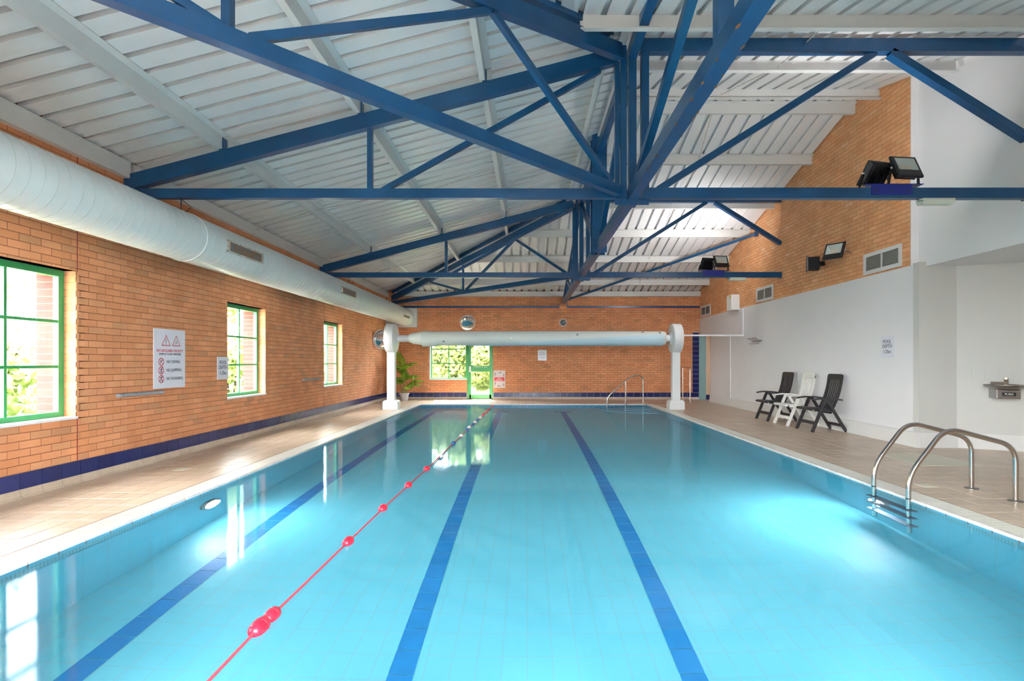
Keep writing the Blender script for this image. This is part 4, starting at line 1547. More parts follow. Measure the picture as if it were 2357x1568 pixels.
fm = frame_mat((XL + 0.004, 8.276, 1.178), (0, 1, 0), (0, 0, 1))
depth_sign(fm, 0.298, 0.352, '1.25m', 'ink', 'small white pool depth sign reading 1.25m beside the middle green window')
fm = frame_mat((XR - 0.002, 8.575, 1.515), (0, -1, 0), (0, 0, 1))
depth_sign(fm, 0.30, 0.35, '1.25m', 'ink', 'white pool depth sign reading 1.25m on the white right wall')
fm = frame_mat((0.498, YF - 0.002, 1.493), (1, 0, 0), (0, 0, 1))
depth_sign(fm, 0.30, 0.354, '1.06m', 'ink_pale', 'faded white pool depth sign reading 1.06m on the far wall')

# clockwise swimming sign
sx0, sx1, sz0, sz1 = px_x(1136.2), px_x(1163), px_z(893.4), px_z(852.8)
fm = frame_mat(((sx0 + sx1) / 2, YF - 0.002, (sz0 + sz1) / 2), (1, 0, 0), (0, 0, 1))
t = board('direction_sign', 'pale sign with black arrows around a red panel beside the exit door', 'sign', fm, sx1 - sx0, sz1 - sz0, 'sign_pink', 0.006)
MB().obox(fm @ Matrix.Translation((0, -0.002, 0.007)), 0.335, 0.128, 0.002).build('red_panel', 'ink_red', t)
text('Swim', t, 'ink_white', 0.062, fm, 0.0, 0.020, z=0.0095, bold=0.001)
text('Clockwise', t, 'ink_white', 0.062, fm, 0.0, -0.030, z=0.0095, bold=0.001)


def arrow(cx, cy, dx, dy, L=0.10):
    p0, p1 = (cx - dx * L / 2, cy - dy * L / 2), (cx + dx * L / 2, cy + dy * L / 2)
    mb = stroke(fm, [p0, p1], 0.011, 0.0072)
    a = (p1[0] - dx * 0.025 - dy * 0.022, p1[1] - dy * 0.025 + dx * 0.022)
    c = (p1[0] - dx * 0.025 + dy * 0.022, p1[1] - dy * 0.025 - dx * 0.022)
    m2 = stroke(fm, [a, (p1[0] + dx * 0.006, p1[1] + dy * 0.006), c], 0.012, 0.0072)
    mb.add(m2.v, m2.f)
    mb.build('arrow', 'ink', t)


arrow(0.0, 0.222, 1, 0)
arrow(0.0, -0.232, -1, 0)
for yy in (0.148, -0.163):
    arrow(-0.142, yy, 0, 1)
    arrow(0.142, yy, 0, -1)

# grey ledges on the left wall


def ledge(y0, y1, z, label):
    t = thing('wall_ledge', label, 'shelf', (XL, (y0 + y1) / 2, z))
    r = 0.022
    pts = [(XL + 0.002, z - r), (XL + 0.045, z - r)] + [(XL + 0.045 + r * math.cos(a), z + r * math.sin(a)) for a in [-math.pi / 2 + math.pi * k / 8 for k in range(1, 8)]] + [(XL + 0.045, z + r), (XL + 0.002, z + r)]
    MB().prism([(a, y0 + 0.02, b_) for a, b_ in pts], (0, y1 - y0 - 0.04, 0)).build('ledge_bar', 'shelf_grey', t, smooth=True)
    for yy in (y0, y1 - 0.021):
        MB().prism([(XL + 0.002 + (a - XL - 0.002) * 0.92, yy, z + (b_ - z) * 0.9) for a, b_ in pts], (0, 0.021, 0)).build('end_cap', 'shelf_grey', t, smooth=True)


ledge(6.13, 6.87, 0.885, 'grey rounded ledge on the brick wall under the warning sign')
ledge(11.2, 12.05, 0.893, 'grey rounded ledge on the brick wall before the farthest left window')


# convex mirrors
def mirror(center, normal, r, label, back):
    t = thing('safety_mirror', label, 'mirror', center)
    q = Vector(normal).normalized().to_track_quat('Z', 'Y').to_matrix().to_4x4()
    m = Matrix.Translation(center) @ q
    K = 10
    prof = [(max(r * 0.955 * math.sin(math.pi / 2 * k / K), 0.001), 0.09 * r / 0.28 * math.cos(math.pi / 2 * k / K)) for k in range(K, -1, -1)]
    MB().lathe(prof, m, 40).build('mirror_dome', 'mirror', t, smooth=True)
    MB().lathe([(r * 0.93, -0.012), (r, -0.012), (r, 0.016), (r * 0.95, 0.018), (r * 0.93, 0.0)], m, 40, cap=False).build('rim', 'plastic_white', t, smooth=True)
    MB().lathe([(r * 0.95, -0.014), (r * 0.6, -0.03), (0.05, -0.035)], m, 32).build('back_shell', 'black', t, smooth=True)
    MB().tube([Vector(center) - Vector(normal).normalized() * 0.03, Vector(back)], 0.018, 8).build('arm', 'black_metal', t)


mirror((-4.56, 16.55, 1.97), (0.80, -0.58, -0.08), 0.31, 'round convex mirror on the left wall behind the cover reel wheel', (XL + 0.01, 16.55, 1.97))
mirror((px_x(1077.5), YF - 0.16, 2.585), (0.30, -0.9, -0.30), 0.265, 'round convex mirror high on the far wall above the exit door', (px_x(1077.5) - 0.03, YF - 0.005, 2.61))

# clock
cx, cz = px_x(1296), px_z(743)
t = thing('wall_clock', 'round black faced wall clock with white rim on the far wall', 'clock', (cx, YF - 0.02, cz))
fm = frame_mat((cx, YF - 0.004, cz), (1, 0, 0), (0, 0, 1))
MB().lathe([(0.131, 0.0), (0.131, 0.03), (0.118, 0.036), (0.113, 0.026)], fm, 36, cap=False).build('rim', 'plastic_white', t, smooth=True)
MB().lathe([(0.116, 0.018), (0.002, 0.020)], fm, 36).build('clock_face', 'clock_black', t)
for k in range(12):
    a = k * math.pi / 6
    stroke(fm, [(0.088 * math.sin(a), 0.088 * math.cos(a)), (0.103 * math.sin(a), 0.103 * math.cos(a))], 0.012, 0.022).build('hour_mark', 'ink_white', t)
for ang, ln, w in ((math.radians(62), 0.082, 0.007), (math.radians(308), 0.018, 0.009), (math.radians(72), 0.05, 0.010)):
    stroke(fm, [(0, 0), (ln * math.sin(ang), ln * math.cos(ang))], w, 0.024).build('hand', 'ink_white', t)

# ================================================================== POOL COVER REEL
RY = 14.3
t = thing('cover_reel', 'white pool cover rolled on a reel across the pool', 'pool cover reel', (0.2, RY, 0))
rx0, rx1 = -3.66, 3.99
rz = 1.905
for sx_, cx in ((-1, rx0), (1, rx1)):
    a, b_ = cx - 0.125, cx + 0.125
    m = Matrix.Translation((a, RY, rz)) @ Matrix.Rotation(math.pi / 2, 4, 'Y')
    MB().lathe([(0.36, 0.0), (0.385, 0.008), (0.392, 0.02), (0.392, 0.23), (0.385, 0.242), (0.36, 0.25)], m, 48).build('wheel_housing', 'plastic_white', t, smooth=True)
    inner = b_ if sx_ < 0 else a
    m2 = Matrix.Translation((inner - 0.002 if sx_ > 0 else inner + 0.002, RY, rz)) @ Matrix.Rotation(math.pi / 2 * (1 if sx_ < 0 else -1), 4, 'Y')
    MB().lathe([(0.17, 0.0), (0.16, 0.02), (0.10, 0.035), (0.07, 0.05)], m2, 32).build('hub', 'plastic_white', t, smooth=True)
    MB().box(inner - 0.03, inner + 0.03, RY - 0.10, RY - 0.07, rz - 0.03, rz + 0.03).build('hub_bolt', 'black_metal', t)
    MB().box(cx - 0.105, cx + 0.105, RY - 0.09, RY + 0.09, 0.2, rz - 0.30).build('post', 'plastic_white', t, bevel=0.012)
    pts = [(cx - 0.20, 0.0), (cx + 0.20, 0.0)] + [(cx + 0.20 * (1 if k < 5 else -1) + 0.0, 0.0) for k in range(0)]
    r = 0.12
    prof = [(-0.20, 0.0), (0.20, 0.0), (0.20, 0.17)] + [(0.20 - 0.08 + 0.08 * math.cos(a_), 0.17 + 0.08 * math.sin(a_)) for a_ in [math.pi / 2 * k / 5 for k in range(1, 6)]] + [(-0.20 + 0.08 - 0.08 * math.sin(a_), 0.17 + 0.08 * math.cos(a_)) for a_ in [math.pi / 2 * k / 5 for k in range(0, 5)]] + [(-0.20, 0.17)]
    MB().prism([(cx + p * 1.0, RY - 0.16, z) for p, z in prof], (0, 0.32, 0)).build('foot_cover', 'plastic_white', t)
mxr = Matrix.Translation((0, RY, rz)) @ Matrix.Rotation(math.pi / 2, 4, 'Y')
MB().tube([(rx0 + 0.1, RY, rz), (rx1 - 0.1, RY, rz)], 0.092, 20).build('axle', 'plastic_white', t, smooth=True)


def rx(px): return (px - VPX) * RY / FPX


prof = [(0.10, rx(942)), (0.115, rx(943)), (0.15, rx(951)), (0.165, rx(962)), (0.185, rx(972)), (0.192, rx(976)), (0.195, rx(1100)), (0.198, rx(1300)), (0.192, rx(1450)), (0.188, rx(1527)), (0.17, rx(1531)), (0.10, rx(1532))]
MB().lathe(prof, mxr, 40).build('rolled_cover', 'cover_white', t, smooth=True)
# free edge of the sheet: a spiral flap that climbs towards the right end
mb = MB()
vs, fs = [], []
Kx, Ka = 24, 14
for i in range(Kx + 1):
    f = i / Kx
    xx = rx(1080) + f * (rx(1524) - rx(1080))
    top = math.radians(-60 + 92 * f)      # angle of upper edge, measured from camera-facing side
    for j in range(Ka + 1):
        a = math.radians(-110) + (top - math.radians(-110)) * j / Ka
        rr = 0.2005 + 0.004 * f
        vs.append((xx, RY - rr * math.cos(a), rz + rr * math.sin(a)))
for i in range(Kx):
    for j in range(Ka):
        p = i * (Ka + 1) + j
        fs.append((p, p + 1, p + Ka + 2, p + Ka + 1))
mb.add(vs, fs)
mb.build('cover_flap', 'cover_blue', t, smooth=True)
for px, py in ((1021, 786), (1176, 778.5), (1329, 770.5), (1481, 764.6), (1520, 765.8)):
    zz = CAMZ + (VPY - py) * (RY - 0.19) / FPX - rz
    zz = max(min(zz, 0.185), -0.15)
    a = math.asin(zz / 0.2)
    c = Vector((rx(px) * (RY - 0.19) / RY, RY - 0.2 * math.cos(a), rz + 0.2 * math.sin(a)))
    q = Vector((0, -math.cos(a), math.sin(a))).to_track_quat('Z', 'Y').to_matrix().to_4x4()
    MB().lathe([(0.012, 0.0), (0.012, 0.006), (0.027, 0.006), (0.029, 0.0)], Matrix.Translation(c) @ q, 16, cap=False).build('eyelet', 'eyelet', t, smooth=True)
# left end shirr of the cover sheet
MB().lathe([(0.193, 0.0), (0.215, 0.01), (0.205, 0.25), (0.194, 0.42)], Matrix.Translation((rx(972), RY, rz - 0.012)) @ Matrix.Rotation(math.pi / 2, 4, 'Y'), 40, cap=False).build('cover_edge', 'cover_white', t, smooth=True)
# cable trunking from the reel to the wall and its switch box
t = thing('cable_trunking', 'thin white cable trunking from the reel to the right wall', 'trunking', (5.0, RY, 2.0))
MB().box(rx1 + 0.12, XR - 0.002, RY - 0.03, RY + 0.03, 1.965, 2.005).build('trunking_bar', 'plastic_white', t)
MB().box(XR - 0.035, XR - 0.002, RY - 0.025, RY + 0.025, 2.005, 2.71).build('trunking_drop', 'plastic_white', t)
t = thing('control_box', 'grey white metal control box mounted above the white wall', 'control box', (XR - 0.1, 14.75, 2.70))
MB().box(XR - 0.21, XR - 0.003, 14.55, 14.92, 2.70, 3.125).build('box_body', 'plastic_white', t, bevel=0.008)
MB().box(XR - 0.222, XR - 0.21, 14.56, 14.91, 2.712, 3.113).build('box_door', 'plastic_white', t)
MB().box(XR - 0.226, XR - 0.222, 14.60, 14.70, 3.03, 3.09).build('warning_label', simple('label_yellow', (0.8, 0.62, 0.06), 0.5), t)
MB().box(XR - 0.226, XR - 0.222, 14.78, 14.83, 2.75, 2.80).build('indicator', 'cover_blue', t)

# ================================================================== RIGHT WALL THINGS


def wall_vent(y0, y1, z0, z1, label):
    t = thing('wall_vent', label, 'vent', (XR, (y0 + y1) / 2, z0))
    f = 0.062
    x0, x1 = XR - 0.022, XR - 0.002
    mb = MB()
    mb.box(x0, x1, y0, y0 + f, z0, z1)
    mb.box(x0, x1, y1 - f, y1, z0, z1)
    mb.box(x0, x1, y0 + f, y1 - f, z0, z0 + f)
    mb.box(x0, x1, y0 + f, y1 - f, z1 - f, z1)
    mb.build('vent_frame', 'grille_white', t)
    MB().box(XR - 0.006, XR - 0.002, y0 + f, y1 - f, z0 + f, z1 - f).build('vent_back', 'black_gap', t)
    ym = (y0 + y1) / 2
    MB().box(x0, x1, ym - 0.012, ym + 0.012, z0 + f, z1 - f).build('divider', 'grille_white', t)
    z = z0 + f + 0.006
    while z < z1 - f - 0.004:
        for a, b_ in ((y0 + f, ym - 0.012), (ym + 0.012, y1 - f)):
            MB().prism([(XR - 0.019, a, z), (XR - 0.008, a, z + 0.010), (XR - 0.008, a, z + 0.0125), (XR - 0.019, a, z + 0.0035)], (0, b_ - a, 0)).build('louvre', 'grille_slat', t)
        z += 0.0185


wall_vent(8.24, 9.17, 2.765, 3.12, 'large white louvred vent nearest the white upper wall')
wall_vent(12.55, 13.47, 2.765, 3.12, 'middle white louvred vent above the chairs on brick')
wall_vent(16.85, 17.78, 2.765, 3.12, 'smallest looking white louvred vent by the far right corner')

# speaker
t = thing('wall_speaker', 'black box speaker on the brick gable beside the floodlight', 'speaker', (XR, 10.4, 3.05))
m = Matrix.Translation((XR - 0.20, 10.43, 3.20)) @ Matrix.Rotation(math.radians(-24), 4, 'Z')
MB().obox(m, 0.20, 0.26, 0.24).build('speaker_box', 'black', t, bevel=0.01)
MB().obox(m @ Matrix.Translation((-0.112, 0, 0)), 0.03, 0.30, 0.28).build('speaker_grille', 'black_metal', t, bevel=0.006)
MB().obox(m @ Matrix.Translation((-0.128, 0.0, 0.0)), 0.004, 0.022, 0.022).build('speaker_badge', 'plastic_white', t)
MB().box(XR - 0.12, XR - 0.003, 10.38, 10.46, 3.16, 3.24).build('wall_bracket', 'black_metal', t)


def floodlight(loc, normal, rollup, w, h, label, arms_to, name='floodlight', watts=0):
    """LED floodlight: shallow housing with glass face along normal"""
    nrm = Vector(normal).normalized()
    r = Vector(rollup).normalized()
    up = nrm.cross(r).normalized()
    m = frame_mat(loc, r, up)
    t = thing(name, label, 'floodlight', loc)
    hw, hh = w / 2, h / 2
    pf = [(hw - 0.012, hh - 0.012, 0.035), (hw, hh, 0.025), (hw, hh, 0.0), (hw * 0.80, hh * 0.80, -0.035)]
    vs, fs = [], []
    for a, b_, c in pf:
        vs += [m @ Vector((-a, -b_, c)), m @ Vector((a, -b_, c)), m @ Vector((a, b_, c)), m @ Vector((-a, b_, c))]
    for i in range(len(pf) - 1):
        for k in range(4):
            fs.append((i * 4 + k, i * 4 + (k + 1) % 4, i * 4 + 4 + (k + 1) % 4, i * 4 + 4 + k))
    fs.append((12, 13, 14, 15))
    # face frame around the glass
    gw, gt, gb_ = hw * 0.80, hh * 0.80, -hh * 0.42
    vs += [m @ Vector((-gw, gb_, 0.036)), m @ Vector((gw, gb_, 0.036)), m @ Vector((gw, gt, 0.036)), m @ Vector((-gw, gt, 0.036))]
    for k in range(4):
        fs.append((k, (k + 1) % 4, 16 + (k + 1) % 4, 16 + k))
    MB().add(vs, fs).build('housing', 'black_metal', t)
    # reflector tray behind the glass
    cw, cz0, cz1 = gw * 0.52, gb_ + 0.05 * h, gb_ + 0.05 * h + gw * 0.62
    v2 = [m @ Vector(p) for p in ((-gw, gb_, 0.032), (gw, gb_, 0.032), (gw, gt, 0.032), (-gw, gt, 0.032), (-cw, cz0, 0.006), (cw, cz0, 0.006), (cw, cz1, 0.006), (-cw, cz1, 0.006))]
    MB().add(v2, [(0, 1, 5, 4), (1, 2, 6, 5), (2, 3, 7, 6), (3, 0, 4, 7)]).build('reflector', 'lens', t)
    MB().add(v2[4:], [(0, 1, 2, 3)]).build('led_plate', 'led', t)
    for k in range(12):
        xx = -hw * 0.74 + k * hw * 1.48 / 11
        MB().obox(m @ Matrix.Translation((xx, 0, -0.050)), 0.006, h * 0.78, 0.04).build('cooling_fin', 'black_metal', t)
    for s in (-1, 1):
        MB().beam(m @ Vector((s * (hw + 0.008), 0, -0.01)), m @ Vector((s * (hw + 0.008), 0, -0.01)) * 0.0 + Vector(arms_to[0 if s < 0 else 1]), 0.03, 0.008).build('bracket_arm', 'black_metal', t)
        MB().lathe([(0.012, -0.006), (0.012, 0.012)], Matrix.Translation(m @ Vector((s * (hw + 0.012), 0, -0.01))) @ r.to_track_quat('Z', 'Y').to_matrix().to_4x4(), 10).build('pivot_bolt', 'plastic_white', t)
    if watts:
        ld = bpy.data.lights.new('led_light', 'AREA')
        ld.shape = 'RECTANGLE'
        ld.size, ld.size_y = gw * 1.8, (gt - gb_) * 0.9
        ld.energy = watts
        ld.color = (1.0, 0.98, 0.96)
        lo = bpy.data.objects.new('led_light', ld)
        C.objects.link(lo)
        lo.parent = t
        lo.matrix_local = Matrix.Translation(-Vector(loc)) @ m @ Matrix.Translation((0, (gt + gb_) / 2, 0.045)) @ Matrix.Rotation(math.pi, 4, 'X')
    return t


def truss_lights(Y, cx, k, sc=1.0):
    who = 'nearer' if k == 0 else 'farther'
    zt = ZBC + 0.062
    p = thing('lamp_bracket', 'bright blue bracket plate carrying floodlights on the %s girder truss' % who, 'bracket', (cx, Y, zt))
    MB().box(cx - 0.25, cx + 0.23, Y - 0.056, Y - 0.046, zt - 0.085, zt + 0.035).build('face_plate', 'bracket_blue', p)
    MB().prism([(cx - 0.33, Y - 0.06, zt + 0.035), (cx + 0.36, Y - 0.06, zt + 0.035), (cx + 0.36, Y + 0.16, zt + 0.035), (cx - 0.20, Y + 0.16, zt + 0.035)], (0, 0, 0.008)).build('tray', 'bracket_blue', p)
    MB().prism([(cx - 0.36, Y - 0.06, zt + 0.0), (cx - 0.25, Y - 0.06, zt + 0.036), (cx - 0.25, Y - 0.052, zt + 0.036), (cx - 0.36, Y - 0.052, zt + 0.0)], (0.0, 0.0, 0.006)).build('side_lug', 'bracket_blue', p)
    for dx in (-0.2, -0.01, 0.18):
        MB().lathe([(0.012, 0.0), (0.012, 0.008)], Matrix.Translation((cx + dx, Y - 0.056, zt - 0.04)) @ Matrix.Rotation(math.pi / 2, 4, 'X'), 8).build('bolt', 'black_metal', p)
    bz = zt + 0.043
    floodlight((cx + 0.17, Y - 0.02, bz + 0.20), (0.10, -0.90, 0.42), (1, 0.12, 0), 0.33, 0.30,
               'black floodlight facing the camera on the %s blue girder truss' % who, [(cx - 0.02, Y - 0.0, bz), (cx + 0.34, Y - 0.0, bz)])
    floodlight((cx - 0.10, Y + 0.12, bz + 0.17), (-0.25, 0.80, 0.60), (-1, -0.25, 0), 0.33, 0.30,
               'black floodlight turned away with its fins showing on the %s girder truss' % who, [(cx + 0.09, Y + 0.12, bz), (cx - 0.29, Y + 0.12, bz)], watts=(28, 40)[k])
    e = thing('strip_light', 'cream emergency light fitting under the %s blue girder truss' % who, 'light fitting', (cx + 0.52, Y, ZBC - 0.12))
    a, b_ = cx + 0.36, cx + 0.74
    MB().box(a, b_, Y - 0.05, Y + 0.07, ZBC - 0.085, ZBC - 0.061).build('base_plate', 'lamp_body', e)
    MB().prism([(a + 0.005, Y - 0.06, ZBC - 0.085), (a + 0.005, Y + 0.08, ZBC - 0.085), (a + 0.005, Y + 0.055, ZBC - 0.125), (a + 0.005, Y - 0.035, ZBC - 0.125)], (b_ - a - 0.01, 0, 0)).build('diffuser', 'lamp_body', e)
    MB().tube([(a, Y - 0.04, ZBC - 0.09), (a - 0.05, Y - 0.05, ZBC - 0.10), (a - 0.08, Y - 0.05, ZBC - 0.07), (a - 0.05, Y - 0.05, ZBC - 0.06)], 0.004, 6).build('cable', 'black', e)


truss_lights(Y1, 4.30, 0)
truss_lights(Y2, 4.27, 1)
floodlight((XR - 0.20, 9.72, 3.30), (-0.78, -0.46, 0.36), (0.50, -0.86, -0.02), 0.36, 0.32,
           'black floodlight tilted upwards on the brick gable above the white wall', [(XR - 0.01, 9.92, 3.22), (XR - 0.01, 9.52, 3.22)], 'floodlight')

# coat hooks
t = thing('coat_rack', 'small chrome rail of coat hooks on the white wall', 'coat hooks', (XR, 13.45, 1.78))
MB().box(XR - 0.02, XR - 0.003, 13.18, 13.72, 1.785, 1.815).build('rail', 'chrome2', t, bevel=0.003)
for k in range(4):
    yy = 13.24 + k * 0.14
    MB().tube([(XR - 0.018, yy, 1.80), (XR - 0.07, yy, 1.83), (XR - 0.15, yy, 1.87)], 0.006, 8).build('peg', 'chrome2', t, smooth=True)
    MB().tube([(XR - 0.018, yy, 1.79), (XR - 0.05, yy, 1.75), (XR - 0.07, yy, 1.72), (XR - 0.10, yy, 1.73), (XR - 0.105, yy, 1.755)], 0.006, 8).build('hook', 'chrome2', t, smooth=True)
    MB().lathe([(0.011, -0.006), (0.011, 0.008)], Matrix.Translation((XR - 0.15, yy, 1.87)) @ Vector((-0.9, 0, 0.4)).to_track_quat('Z', 'Y').to_matrix().to_4x4(), 10).build('peg_tip', 'black', t)

# drinking fountain
fc = Vector((6.826, 7.686, 0.94)) + fnrm * 0.25
t = thing('drinking_fountain', 'steel wall mounted drinking fountain with a round bowl', 'drinking fountain', tuple(fc))
fm = frame_mat(fc, fd, (0, 0, 1))
mz = Matrix.Translation(fc)
MB().lathe([(0.05, -0.075), (0.14, -0.055), (0.225, -0.02), (0.243, 0.006), (0.243, 0.016), (0.230, 0.012), (0.20, -0.01), (0.12, -0.035), (0.02, -0.04)], mz, 40).build('bowl', 'chrome2', t, smooth=True)
MB().obox(fm @ Matrix.Translation((0.0, -0.115, -0.05)), 0.26, 0.13, 0.30).build('body', 'chrome2', t, bevel=0.006)
MB().obox(fm @ Matrix.Translation((0.0, -0.115, 0.102)), 0.155, 0.05, 0.012).build('push_bar', 'black_metal', t, bevel=0.006)
text('PUSH', t, 'ink_white', 0.04, fm @ Matrix.Translation((0.0, -0.115, 0.109)), 0.0, 0.0)
MB().tube([fc + fnrm * -0.15 + fd * 0.05, fc + fnrm * -0.15 + fd * 0.05 + Vector((0, 0, 0.06)), fc + fnrm * -0.13 + fd * 0.045 + Vector((0, 0, 0.095)), fc + fnrm * -0.09 + fd * 0.03 + Vector((0, 0, 0.10))], [0.026, 0.028, 0.026, 0.016], 12).build('spout', simple('spout_brass', (0.62, 0.52, 0.38), 0.25, 0.8), t, smooth=True)
MB().obox(fm @ Matrix.Translation((0.0, -0.06, -0.225)), 0.20, 0.22, 0.02).build('wall_plate', 'chrome2', t)


# chairs
def make_chair(mat, label, name='folding_chair'):
    t = thing(name, label, 'chair', group='reclining garden chairs along the white wall')
    hw = 0.275
    # local: +x towards the pool, wall side at x=0
    for s in (-1, 1):
        y = s * hw
        MB().beam((0.64, y, 0.0), (0.40, y, 0.60), 0.030, 0.052).build('front_leg', mat, t, local=True)
        MB().beam((0.0, y * 0.90, 0.0), (0.37, y * 0.90, 0.60), 0.028, 0.050).build('rear_leg', mat, t, local=True)
        pts = [(0.10, 0.575), (0.30, 0.592), (0.48, 0.598), (0.60, 0.585), (0.625, 0.575), (0.63, 0.588), (0.60, 0.608), (0.48, 0.625), (0.30, 0.618), (0.10, 0.598)]
        m_ = MB()
        m_.prism([(a, y - 0.032, z) for a, z in pts], (0, 0.064, 0))
        m_.build('armrest', mat, t, local=True)
        MB().beam((0.20, y * 0.86, 0.375), (0.58, y * 0.86, 0.395), 0.022, 0.036).build('side_rail', mat, t, local=True)
    # seat: slats with rolled front
    sx = 0.22
    nsl = 6
    for k in range(nsl):
        a = 0.22 + k * 0.066
        MB().box(a, a + 0.054, -0.235, 0.235, 0.395 + 0.004 * k, 0.415 + 0.004 * k).build('seat_slat', mat, t, local=True)
    MB().prism([(0.61, -0.24, 0.385), (0.66, -0.24, 0.39), (0.675, -0.24, 0.41), (0.655, -0.24, 0.432), (0.61, -0.24, 0.438)], (0, 0.48, 0)).build('seat_front', mat, t, local=True)
    # backrest
    B0, B1 = Vector((0.27, 0, 0.33)), Vector((0.045, 0, 1.045))
    bd = (B1 - B0).normalized()
    bn = Vector((bd.z, 0, -bd.x))

    def bp_(f, y, off=0.0):
        p = B0 + (B1 - B0) * f + bn * (off - 0.045 * math.sin(math.pi * f) * 1.0)
        return Vector((p.x, y, p.z))
    bk = MB()

    def strip(mb, y0, y1, f0, f1, th=0.018, K=6):
        vs, fs = [], []
        for i in range(K + 1):
            f = f0 + (f1 - f0) * i / K
            for y, o in ((y0, 0), (y1, 0), (y1, th), (y0, th)):
                vs.append(bp_(f, y, o))
        for i in range(K):
            for k in range(4):
                fs.append((i * 4 + k, i * 4 + (k + 1) % 4, i * 4 + 4 + (k + 1) % 4, i * 4 + 4 + k))
        fs += [(3, 2, 1, 0), (K * 4, K * 4 + 1, K * 4 + 2, K * 4 + 3)]
        mb.add(vs, fs)
    for s in (-1, 1):
        strip(bk, *sorted((s * 0.235, s * 0.185)), 0.0, 0.94, 0.024)
    strip(bk, -0.235, 0.235, 0.0, 0.22, 0.02, 3)
    strip(bk, -0.235, 0.235, 0.86, 0.97, 0.022, 3)
    strip(bk, -0.19, 0.19, 0.97, 1.0, 0.022, 2)
    for s in (-1, 1):
        strip(bk, *sorted((s * 0.19, s * 0.222)), 0.97, 0.988, 0.022, 2)
    bo = bk.build('backrest', mat, t, local=True)
    for k in range(6):
        y = -0.165 + k * 0.066
        m_ = MB()
        strip(m_, y - 0.015, y + 0.015, 0.22, 0.86, 0.016)
        sl = m_.build('back_slat', mat, bo, local=True)
    f = MB().prism([(0.585, -hw, 0.135), (0.60, -hw, 0.135), (0.575, -hw, 0.19), (0.56, -hw, 0.19)], (0, 2 * hw, 0)).build('front_stretcher', mat, t, local=True)
    MB().prism([(0.075, -hw * 0.9, 0.10), (0.10, -hw * 0.9, 0.10), (0.115, -hw * 0.9, 0.15), (0.09, -hw * 0.9, 0.15)], (0, 1.8 * hw, 0)).build('rear_stretcher', mat, t, local=True)
    return t


ch = make_chair('chair_dark', 'dark grey slatted garden chair nearest the camera by the white wall')
ch.location = (XR - 0.04, 9.86, 0.0)
ch.rotation_euler = (0, 0, math.pi)
ch2 = make_chair('chair_white', 'white slatted garden chair between two dark chairs')
ch2.location = (XR - 0.05, 10.76, 0.0)
ch2.rotation_euler = (0, 0, math.pi)
ch1 = copy_tree(ch)
ch1['label'] = 'dark grey slatted garden chair farthest from the camera by the white wall'
ch1.location = (XR - 0.05, 11.63, 0.0)
ch1.rotation_euler = (0, 0, math.pi)


# ================================================================== LADDER AND RAILS
def arc_path(pts, rad, k=6):
    """polyline with rounded corners"""
    pts = [Vector(p) for p in pts]
    out = [pts[0]]
    for i in range(1, len(pts) - 1):
        a, b_, c = pts[i - 1], pts[i], pts[i + 1]
        u, v = (a - b_).normalized(), (c - b_).normalized()
        r = min(rad, (a - b_).length * 0.45, (c - b_).length * 0.45)
        p0, p1 = b_ + u * r, b_ + v * r
        for j in range(k + 1):
            f = j / k
            out.append(p0 * (1 - f) ** 2 + b_ * 2 * f * (1 - f) + p1 * f * f)
    out.append(pts[-1])
    return out


t = thing('pool_ladder', 'stainless steel pool ladder with two bent handrails', 'ladder', (3.97, 5.1, 0))
for ly in (5.35, 4.865):
    pth = arc_path([(3.36, ly, -1.02), (3.49, ly, -0.85), (3.49, ly, 0.20), (3.86, ly, 0.665), (4.475, ly, 0.52), (4.475, ly, 0.0)], 0.20)
    pth = arc_path([(3.50, ly, -0.98), (3.49, ly, 0.23), (3.83, ly, 0.675), (4.475, ly, 0.505), (4.475, ly, 0.0)], 0.15, 8)
    MB().tube(pth, 0.0215, 16).build('handrail', 'chrome', t, smooth=True)
    MB().lathe([(0.062, 0.0), (0.062, 0.006), (0.05, 0.012), (0.03, 0.014)], Matrix.Translation((4.475, ly, 0)), 24).build('base_flange', 'chrome2', t, smooth=True)
    MB().tube([(3.495, ly, -0.80), (PXR - 0.002, ly, -0.80)], 0.016, 10).build('standoff', 'chrome2', t, smooth=True)
    MB().lathe([(0.0222, 0.0), (0.0235, 0.004), (0.0222, 0.008)], Matrix.Translation((3.49, ly, 0.02)), 16, cap=False).build('collar', 'black', t)
for k in range(3):
    z = -0.25 - k * 0.25
    MB().box(3.45, 3.535, 4.80, 5.415, z - 0.012, z + 0.012).build('tread', 'tread', t, bevel=0.004)

t = thing('step_handrail', 'chrome handrail with three posts over the corner pool steps', 'handrail', (2.9, 15.8, 0))
HY = 15.75


def hx(px): return (px - VPX) * HY / FPX
def hz(py): return CAMZ + (VPY - py) * HY / FPX


pth = arc_path([(hx(1397.6), HY, -0.88), (hx(1397.6), HY, hz(914)), (hx(1454), HY, hz(864.5)), (hx(1482), HY, hz(864.5)), (hx(1481.5), HY + 0.29, 0.0)], 0.16, 6)
pth = arc_path([(hx(1397.6), HY, -0.88), (hx(1397.6), HY, hz(914)), (hx(1454), HY, hz(864.5)), (hx(1481), HY + 0.05, hz(864.5)), (hx(1481), HY + 0.05, -0.45)], 0.16, 6)
MB().tube(pth, 0.020, 14).build('rail', 'chrome', t, smooth=True)
MB().tube([(hx(1439.8), HY, -0.6), (hx(1439.8), HY, hz(878))], 0.019, 14).build('post', 'chrome', t, smooth=True)

